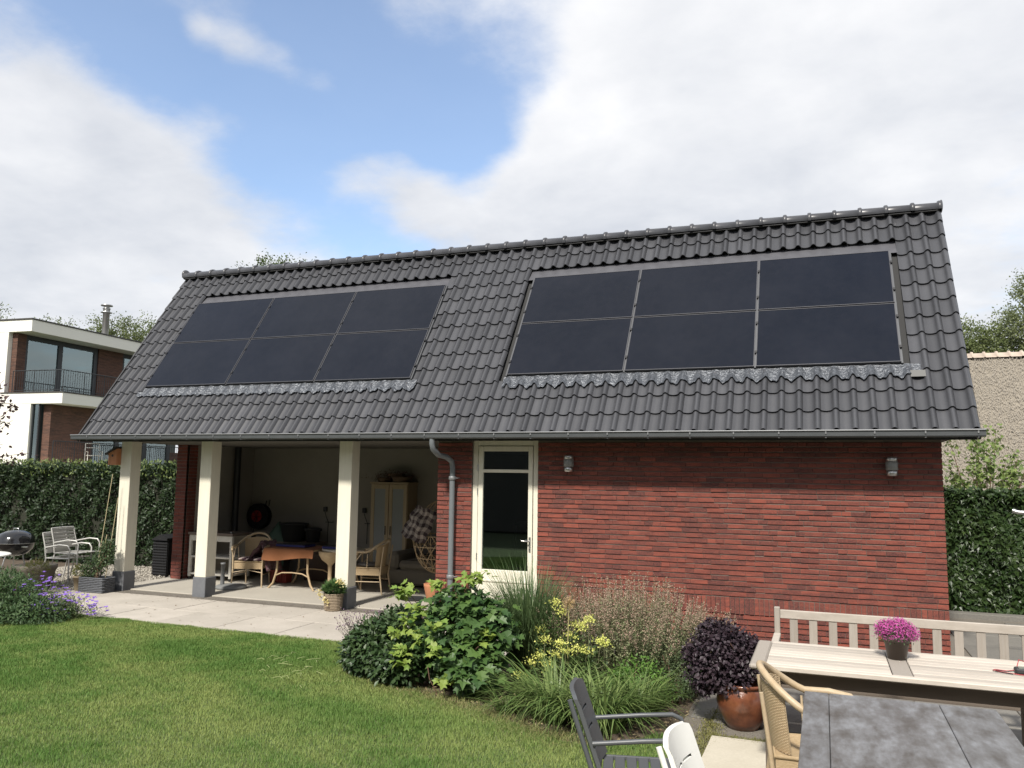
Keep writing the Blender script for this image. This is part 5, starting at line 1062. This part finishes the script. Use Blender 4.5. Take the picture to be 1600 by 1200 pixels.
MB().box(1.70,2.62,3.10,3.60,.60,.64).build('board', m_dw, thing('storage_shelf', 'low dark shelf carrying the two black tubs', 'shelf', (2.15,3.35,0)))
sh_ = [o for o in bpy.data.objects if o.name.startswith('storage_shelf')][0]
for x in (1.74,2.54): MB().box(x, x+.04, 3.12, 3.58, .012, .60).build('support', m_dw, sh_)
for x, r, h, lab in ((2.02,.26,.34,'large black plastic tub standing on the shelf behind the table'),(2.46,.15,.26,'smaller black tub right of the large one behind the table')):
    t = thing('black_tub', lab, 'tub', (x,3.33,.64), group='black tubs behind the porch table'); MB().lathe([(.0,.005),(r*.78,0),(r*.97,h-.02),(r*1.07,h-.02),(r*1.07,h),(r*.95,h),(r*.76,.01)], (x,3.33,.641), 28).build('tub', m_tub, t)
    q = MB()
    for s_ in (-1,1): q.box(x+s_*r*1.03-.012, x+s_*r*1.03+.012, 3.28, 3.38, .64+h-.05, .64+h-.015, .003)
    q.build('grip', m_tub, t)
# parasol base and pole
t = thing('parasol_base', 'grey round parasol foot with an empty tube behind the second post', 'parasol base', (2.24,1.35,0)); MB().lathe([(.0,.012),(.24,.012),(.25,.02),(.25,.055),(.22,.07),(.06,.085),(.0,.085)], (2.24,1.35,0), 28).build('foot', mat('grey_concrete', (.16,.165,.165), .8), t); MB().lathe([(.035,.08),(.035,.40),(.042,.40),(.042,.43),(.025,.43)], (2.10,1.30,0), 14).build('tube', mat('grey_tube2', (.14,.145,.15), .5), t)
# wicker armchairs in porch
m_rat_save = m_rat
c1 = thing('wicker_armchair', 'wicker armchair with a plaid blanket on its seat right of the second post', 'armchair', (2.30,1.80,.012), rad(-72), 'wicker armchairs on the porch'); rattan_chair(c1, False, 1.0)
c2 = copy_tree(c1); c2.location = (4.52,1.95,.012); c2.rotation_euler = (0,0,rad(190)); c2['label'] = 'wicker armchair facing left beside the third post'
# blanket + cushions
m_pl = mat('plaid_dark', (.045,.02,.03), .95, n=((14,14,30),.55,(.24,.20,.20)), n2=((45,45,8),.4,(.16,.03,.05)))
t = thing('plaid_blanket', 'dark plaid blanket slung over the seat and arm of the wicker chair', 'blanket', (2.5,1.8,.45)); q = MB()
def blk(u, v):
    x = 2.22+.52*u; base = .46+.34*max(0,u-.15)/.55 if u < .7 else .80-(u-.7)*1.6
    return (x+.02*math.sin(v*9), 1.62+.42*v, base-.05*abs(v-.5)+.018*math.sin(u*19+v*7)+.012*math.sin(v*31))
q.grid(blk, 26, 14); q.grid(lambda u, v: tuple(Vector(blk(u, v))-Vector((0,0,.012))), 26, 14); q.build('cloth', m_pl, t)
t = thing('striped_cushion', 'pale and dark striped seat cushion under the plaid blanket', 'cushion', (2.36,1.75,.44)); q = MB()
for i in range(6): q.ell((2.16+i*.078,1.80,.465),(.043,.20,.028),10,6,tint=.02 if i % 2 == 0 else 1)
q.build('cushion', mat('cushion_cloth', (.55,.45,.42), .9, tint=1, col2=(.05,.02,.03)), t)
t = thing('seat_cushion', 'dark cushion lying on the wicker chair by the third post', 'cushion', (4.52,1.95,.44)); q = MB(); q.ell((4.52,1.95,.468),(.20,.20,.035),16,8); q.build('cushion', mat('dark_cushion', (.10,.09,.08), .9, n=(14,.5,(.3,.28,.26))), t)
# table with orange-brown cloth
m_tabc = mat('pale_cane', (.40,.30,.18), .6, n=(20,.5,(.30,.21,.12)))
t = thing('cane_table', 'rectangular cane-legged table under a rust-brown cloth on the porch', 'table', (3.2,1.95,0)); MB().box(2.74, 3.66, 1.60, 2.40, .655, .680, .003).build('table_top', m_tabc, t)
for x, dx in ((2.90,-.10),(3.50,.10)):
    for y in (1.68,2.30): MB().tube([(x+dx*1.5,y-.02 if y < 2 else y+.02,.012),(x+dx*.7,y,.10),(x+dx*.05,y,.30),(x,y,.52),(x-dx*.9,y,.654)], .019, 7).build('leg', m_tabc, t)
for y in (1.68,2.30): MB().tube([(2.86,y,.22),(3.0,y,.275),(3.2,y,.285),(3.4,y,.275),(3.54,y,.22)], .012, 6).build('stretcher', m_tabc, t)
t = thing('rust_cloth', 'rust-brown cloth hanging over the front of the cane table', 'tablecloth', (3.2,1.9,.68)); q = MB()
def clo(u, v):
    x = 2.70+.98*u
    if v < .55: return (x, 2.3-(v/.55)*.72, .688+.003*math.sin(u*20+v*10))
    w = (v-.55)/.45; return (x+.015*math.sin(u*9)*w-.03*w*(1-u), 1.575-.03*w-.02*math.sin(u*13)*w, .688-(.19+.025*math.sin(u*5+.5)-.03*u)*w)
q.grid(clo, 34, 14); q.grid(lambda u, v: tuple(Vector(clo(u, v))-Vector((0,-.004,.004))), 34, 14); q.build('cloth', mat('rust_cloth_fabric', (.20,.078,.03), .95, n=(14,.35,(.15,.058,.025)), bump=(200,.3,.002)), t)
for x0, x1, lab in ((2.78,3.36,'flat dark blue case lying open on the rust-brown cloth, left one'),(3.70,4.10,'flat dark blue book on the round-edged cane table')):
    t = thing('blue_case', lab, 'case', ((x0+x1)/2,1.9,.70)); zc = .695; MB().box(x0, x1, 1.78, 2.1, zc, zc+.035, .004).build('body', mat('dark_blue', (.02,.02,.12), .5), t); MB().box(x0+.01, x1-.01, 1.779, 2.09, zc+.036, zc+.048, .003).build('cover', m_black, t)
t = thing('pedestal_cane_table', 'half-round cane table with a carved bracket leg left of the third post', 'table', (3.95,1.95,0)); MB().lathe([(.0,.655),(.34,.655),(.355,.665),(.355,.682),(.34,.69),(.0,.69)], (3.98,2.0,0), 32).build('table_top', mat('pale_top', (.42,.37,.30), .55), t)
MB().lathe([(.10,.012),(.035,.05),(.032,.42),(.06,.46),(.14,.52),(.19,.60),(.20,.654)], (3.86,1.80,0), 16).build('leg', m_tabc, t)
for s_ in (-1,1): MB().tube([(3.98+.2,2.0+s_*.2,.655),(4.05,2.0+s_*.2,.4),(4.2,2.0+s_*.22,.012)], .016, 6).build('leg', m_tabc, t)
# chest and dark things under/behind the table
t = thing('dark_chest', 'dark wooden chest in the shade behind the porch table', 'chest', (3.05,3.0,0)); MB().box(2.70,3.45,2.75,3.15,.012,.50,.008).build('body', mat('dark_wood', (.06,.035,.025), .6), t); MB().box(2.68,3.47,2.73,3.17,.502,.54,.008).build('lid', MATS['dark_wood'], t)
t = thing('red_crate', 'low red crate on the floor behind the wicker chair', 'crate', (2.5,2.35,0)); q = MB()
for x in (2.32,2.38,2.44,2.50,2.56,2.62): q.tube([(x,2.25,.02),(x+.02,2.25,.22)], .01, 5)
q.tube([(2.30,2.25,.22),(2.66,2.25,.22)], .012, 5).box(2.30,2.66,2.262,2.45,.014,.20,.01); q.build('crate', mat('red_crate_plastic', (.25,.04,.03), .6), t)
# sockets with cables
for x, lab in ((2.48,'black wall socket with hanging cable left of the third post'),(3.35,'black wall socket with hanging cable between post and wardrobe')):
    t = thing('wall_socket', lab, 'socket', (x,3.69,1.24), group='sockets with cables on the porch wall'); MB().box(x-.04,x+.04,3.66,3.698,1.20,1.29,.006).build('socket', m_black, t); MB().tube([(x,3.655,1.22),(x+.03,3.66,1.12),(x+.09,3.66,1.0),(x+.08,3.67,.9),(x+.07,3.68,.62)], .007, 5).tube([(x+.02,3.67,1.0),(x+.20,3.67,1.0)], .007, 5).tube([(x+.19,3.67,1.0),(x+.19,3.67,1.03)], .006, 5).build('cable', m_black, t)
# wardrobe
m_wd = mat('beech', (.37,.29,.18), .55, n=((12,12,2),.5,(.31,.235,.14))); t = thing('wardrobe', 'beech two-door wardrobe with frosted door panels against the porch back wall', 'wardrobe', (4.2,3.5,0)); wx0, wx1, wy, wz = 3.70, 4.46, 3.30, 1.76
MB().box(wx0, wx1, wy+.022, 3.695, .03, wz, .004).build('cabinet', m_wd, t); MB().box(wx0-.02, wx1+.02, wy-.01, 3.695, wz+.002, wz+.03, .004).build('top_board', m_wd, t)
mfr = mat('frosted_glass', (.23,.245,.24), .35)
for a, hx in ((wx0+.01, .30), (wx0+.385, .03)):
    q = MB(); q.box(a, a+.07, wy, wy+.02, .05, wz-.01, .002).box(a+.295, a+.365, wy, wy+.02, .05, wz-.01, .002).box(a+.0702, a+.2948, wy, wy+.0198, wz-.09, wz-.01, .002).box(a+.0702, a+.2948, wy, wy+.0198, .05, .14, .002); dd = q.build('door', m_wd, t)
    MB().box(a+.0702, a+.2948, wy+.008, wy+.014, .14, wz-.09).build('panel', mfr, dd); MB().tube([(a+hx+.02, wy-.02, .84),(a+hx+.02, wy-.02, 1.0)], .008, 6).build('handle', m_black, dd)
t = thing('basket_pile', 'dark heap of baskets and dried twigs on top of the wardrobe', 'baskets', (4.1,3.45,1.79)); q = MB(); q.lathe([(.0,.0),(.16,.0),(.20,.10),(.18,.11),(.0,.03)], (4.25,3.48,1.795), 16); q.box(4.0,4.30,3.38,3.5,1.90,1.95); q.lathe([(.0,.0),(.12,.0),(.15,.08),(.0,.08)], (3.90,3.46,1.793), 16); q.build('basket', mat('old_basket', (.12,.08,.05), .9), t)
k = 700; P = np.c_[rng.normal(4.05,.20,k), rng.normal(3.45,.06,k), 1.83+.07*np.abs(rng.normal(size=k))]; leaves('dry_twigs', P, rng.normal(size=(k,3)), rng.normal(size=(k,3)), .07, .006, mat('twig_red', (.10,.04,.03), .9), t)
# sofa
m_sf = mat('sofa_cloth', (.20,.18,.145), .95, n=(9,.4,(.16,.145,.12)), bump=(120,.3,.003)); t = thing('sofa', 'low grey-beige fabric sofa in the shade behind the hanging chair', 'sofa', (5.2,3.1,0)); sx0, sx1 = 4.42, 6.30
MB().box(sx0, sx1, 2.72, 3.60, .05, .30, .03).build('base', m_sf, t); MB().box(sx0, sx0+.20, 2.70, 3.60, .302, .60, .05).build('armrest', m_sf, t); MB().box(sx1-.2, sx1, 2.70, 3.60, .302, .60, .05).build('armrest', m_sf, t)
for a in (sx0+.21, sx0+.945): MB().box(a, a+.73, 2.70, 3.35, .304, .46, .05).build('seat_cushion', m_sf, t); MB().box(a, a+.73, 3.30, 3.58, .462, .80, .07).build('back_cushion', mat('dark_sofa_cloth', (.10,.09,.08), .95), t)
# hanging egg chair
t = thing('hanging_chair', 'round open-weave wicker hanging chair behind the brick pier', 'hanging chair', (5.62,2.2,.4)); c = Vector((5.62,2.2,.93)); q = MB(); RX, RZ = .42, .58
def sp(a, b): return (c.x+RX*math.cos(a)*math.cos(b), c.y+.40*math.sin(a)*math.cos(b)+.04, c.z+RZ*math.sin(b))
for i in range(13): q.tube([sp(2*math.pi*i/13+ s_*1.4*(j/10), -1.45+1.5*j/10) for j in range(11) for s_ in (1,)], .008, 4, cap=False); q.tube([sp(2*math.pi*i/13-1.4*(j/10), -1.45+1.5*j/10) for j in range(11)], .008, 4, cap=False)
for i in range(13): q.tube([sp(2*math.pi*i/13, -1.45+1.5*j/8) for j in range(9)], .007, 4, cap=False)
for b_ in (-1.3,-.95,-.6,-.25,.05): q.tube([sp(2*math.pi*k/28, b_) for k in range(28)], .009, 5, closed=True, cap=False)
for a in [math.pi*(.05+.9*i/9) for i in range(10)]: q.tube([sp(a, .05+1.5*j/8) for j in range(9)], .008, 4, cap=False)
q.build('wicker_shell', m_tabc, t); MB().tube([(5.62,2.24,1.50),(5.62,2.24,2.419)], .012, 6).build('rope', m_black, t)
t = thing('plaid_throw', 'brown and white checked woollen throw hanging over the hanging chair', 'blanket', (5.42,2.0,1.3)); q = MB()
TA, TB, TC, TD = Vector((5.16,1.80,1.00)), Vector((5.42,1.82,1.47)), Vector((5.78,1.86,1.36)), Vector((5.58,1.80,.84))
def thr(u, v):
    p = (TA*(1-u)+TD*u)*(1-v)+(TB*(1-u)+TC*u)*v
    return (p.x+.012*math.sin(v*17), p.y-.10*math.sin(math.pi*u)*.8-.02*math.sin(v*11+u*5), p.z+.014*math.sin(u*15+v*4))
for i in range(9):
    for j in range(9):
        q.grid(lambda a, b, i=i, j=j: thr((i+a)/9, (j+b)/9), 2, 2, True, tint=(.03, .45, 1.0)[(i % 2)+(j % 2)])
o = q.build('cloth', mat('check_wool', (.030,.018,.022), .95, tint=1, col2=(.33,.29,.26), bump=(200,.4,.003)), t)
# terracotta pot by the brick pier
t = thing('orange_pot', 'tall orange terracotta pot beside the brick pier by the porch edge', 'plant pot', (5.86,1.55,0)); MB().lathe([(.0,.012),(.10,.012),(.115,.03),(.16,.24),(.165,.28),(.15,.285),(.145,.27),(.0,.26)], (5.90,1.55,0), 28).build('pot', mat('terracotta', (.44,.19,.095), .8, n=(6,.4,(.36,.15,.08))), t)
t = thing('black_disc', 'flat black rimmed disc on the porch floor beside the orange pot', 'rimmed_disc', (5.55,1.5,0)); MB().lathe([(.0,.014),(.20,.014),(.22,.035),(.21,.038),(.19,.022),(0,.02)], (5.52,1.6,0), 28).build('rimmed_disc', m_tub, t)  # flat dark disc with a raised rim lying on the floor
# primrose basket at third post
t = thing('basket_pot', 'wicker-wrapped pot with cream-yellow primroses at the foot of the third post', 'plant pot', (4.93,.24,0)); c = (4.93,.27,-.012); m_bk = mat('grey_wicker', (.27,.215,.15), .85, n=((10,10,90),.6,(.17,.13,.09)), bump=((20,20,130),.7,.006)); MB().lathe([(.105,0),(.118,.02),(.125,.10),(.135,.235),(.142,.245),(.13,.25),(.12,.22),(0,.21)], c, 28).build('basket', m_bk, t)
q = MB()
for z in [.02+.0215*i for i in range(11)]: q.tube([(c[0]+(.117+.075*z+(.004 if k % 2 else 0))*math.cos(6.283*k/30), c[1]+(.117+.075*z+(.004 if k % 2 else 0))*math.sin(6.283*k/30), z) for k in range(30)], .0085, 5, closed=True, cap=False)
q.build('wicker_bands', m_bk, t)
P, O = blob_points([(4.93,.27,.30,.15,.14,.09)], 420, .35); k = len(P); leaves('foliage', P, O*[1,1,.5]+[0,0,.5], rng.normal(size=(k,3))*.4+[0,-.3,1], .085*rng.uniform(.7,1.2,k), .045, lm('primrose_leaf', (.045,.10,.03), (.11,.19,.06)), t, IVY)
P = []
for cc in ((4.74,.20,.26),(4.78,.16,.22),(4.90,.12,.17),(4.93,.12,.13),(5.05,.22,.42),(5.08,.25,.38),(5.0,.28,.41)): P += [(cc[0]+R.gauss(0,.02),cc[1]+R.gauss(0,.02),cc[2]+R.gauss(0,.02)) for _ in range(16)]
P = np.array(P); k = len(P); leaves('flowers', P, rng.normal(size=(k,3))+[0,-.6,.3], rng.normal(size=(k,3))+[0,-1,1], .032, .026, lm('cream_petal', (.62,.50,.17), (.68,.62,.36)), t)
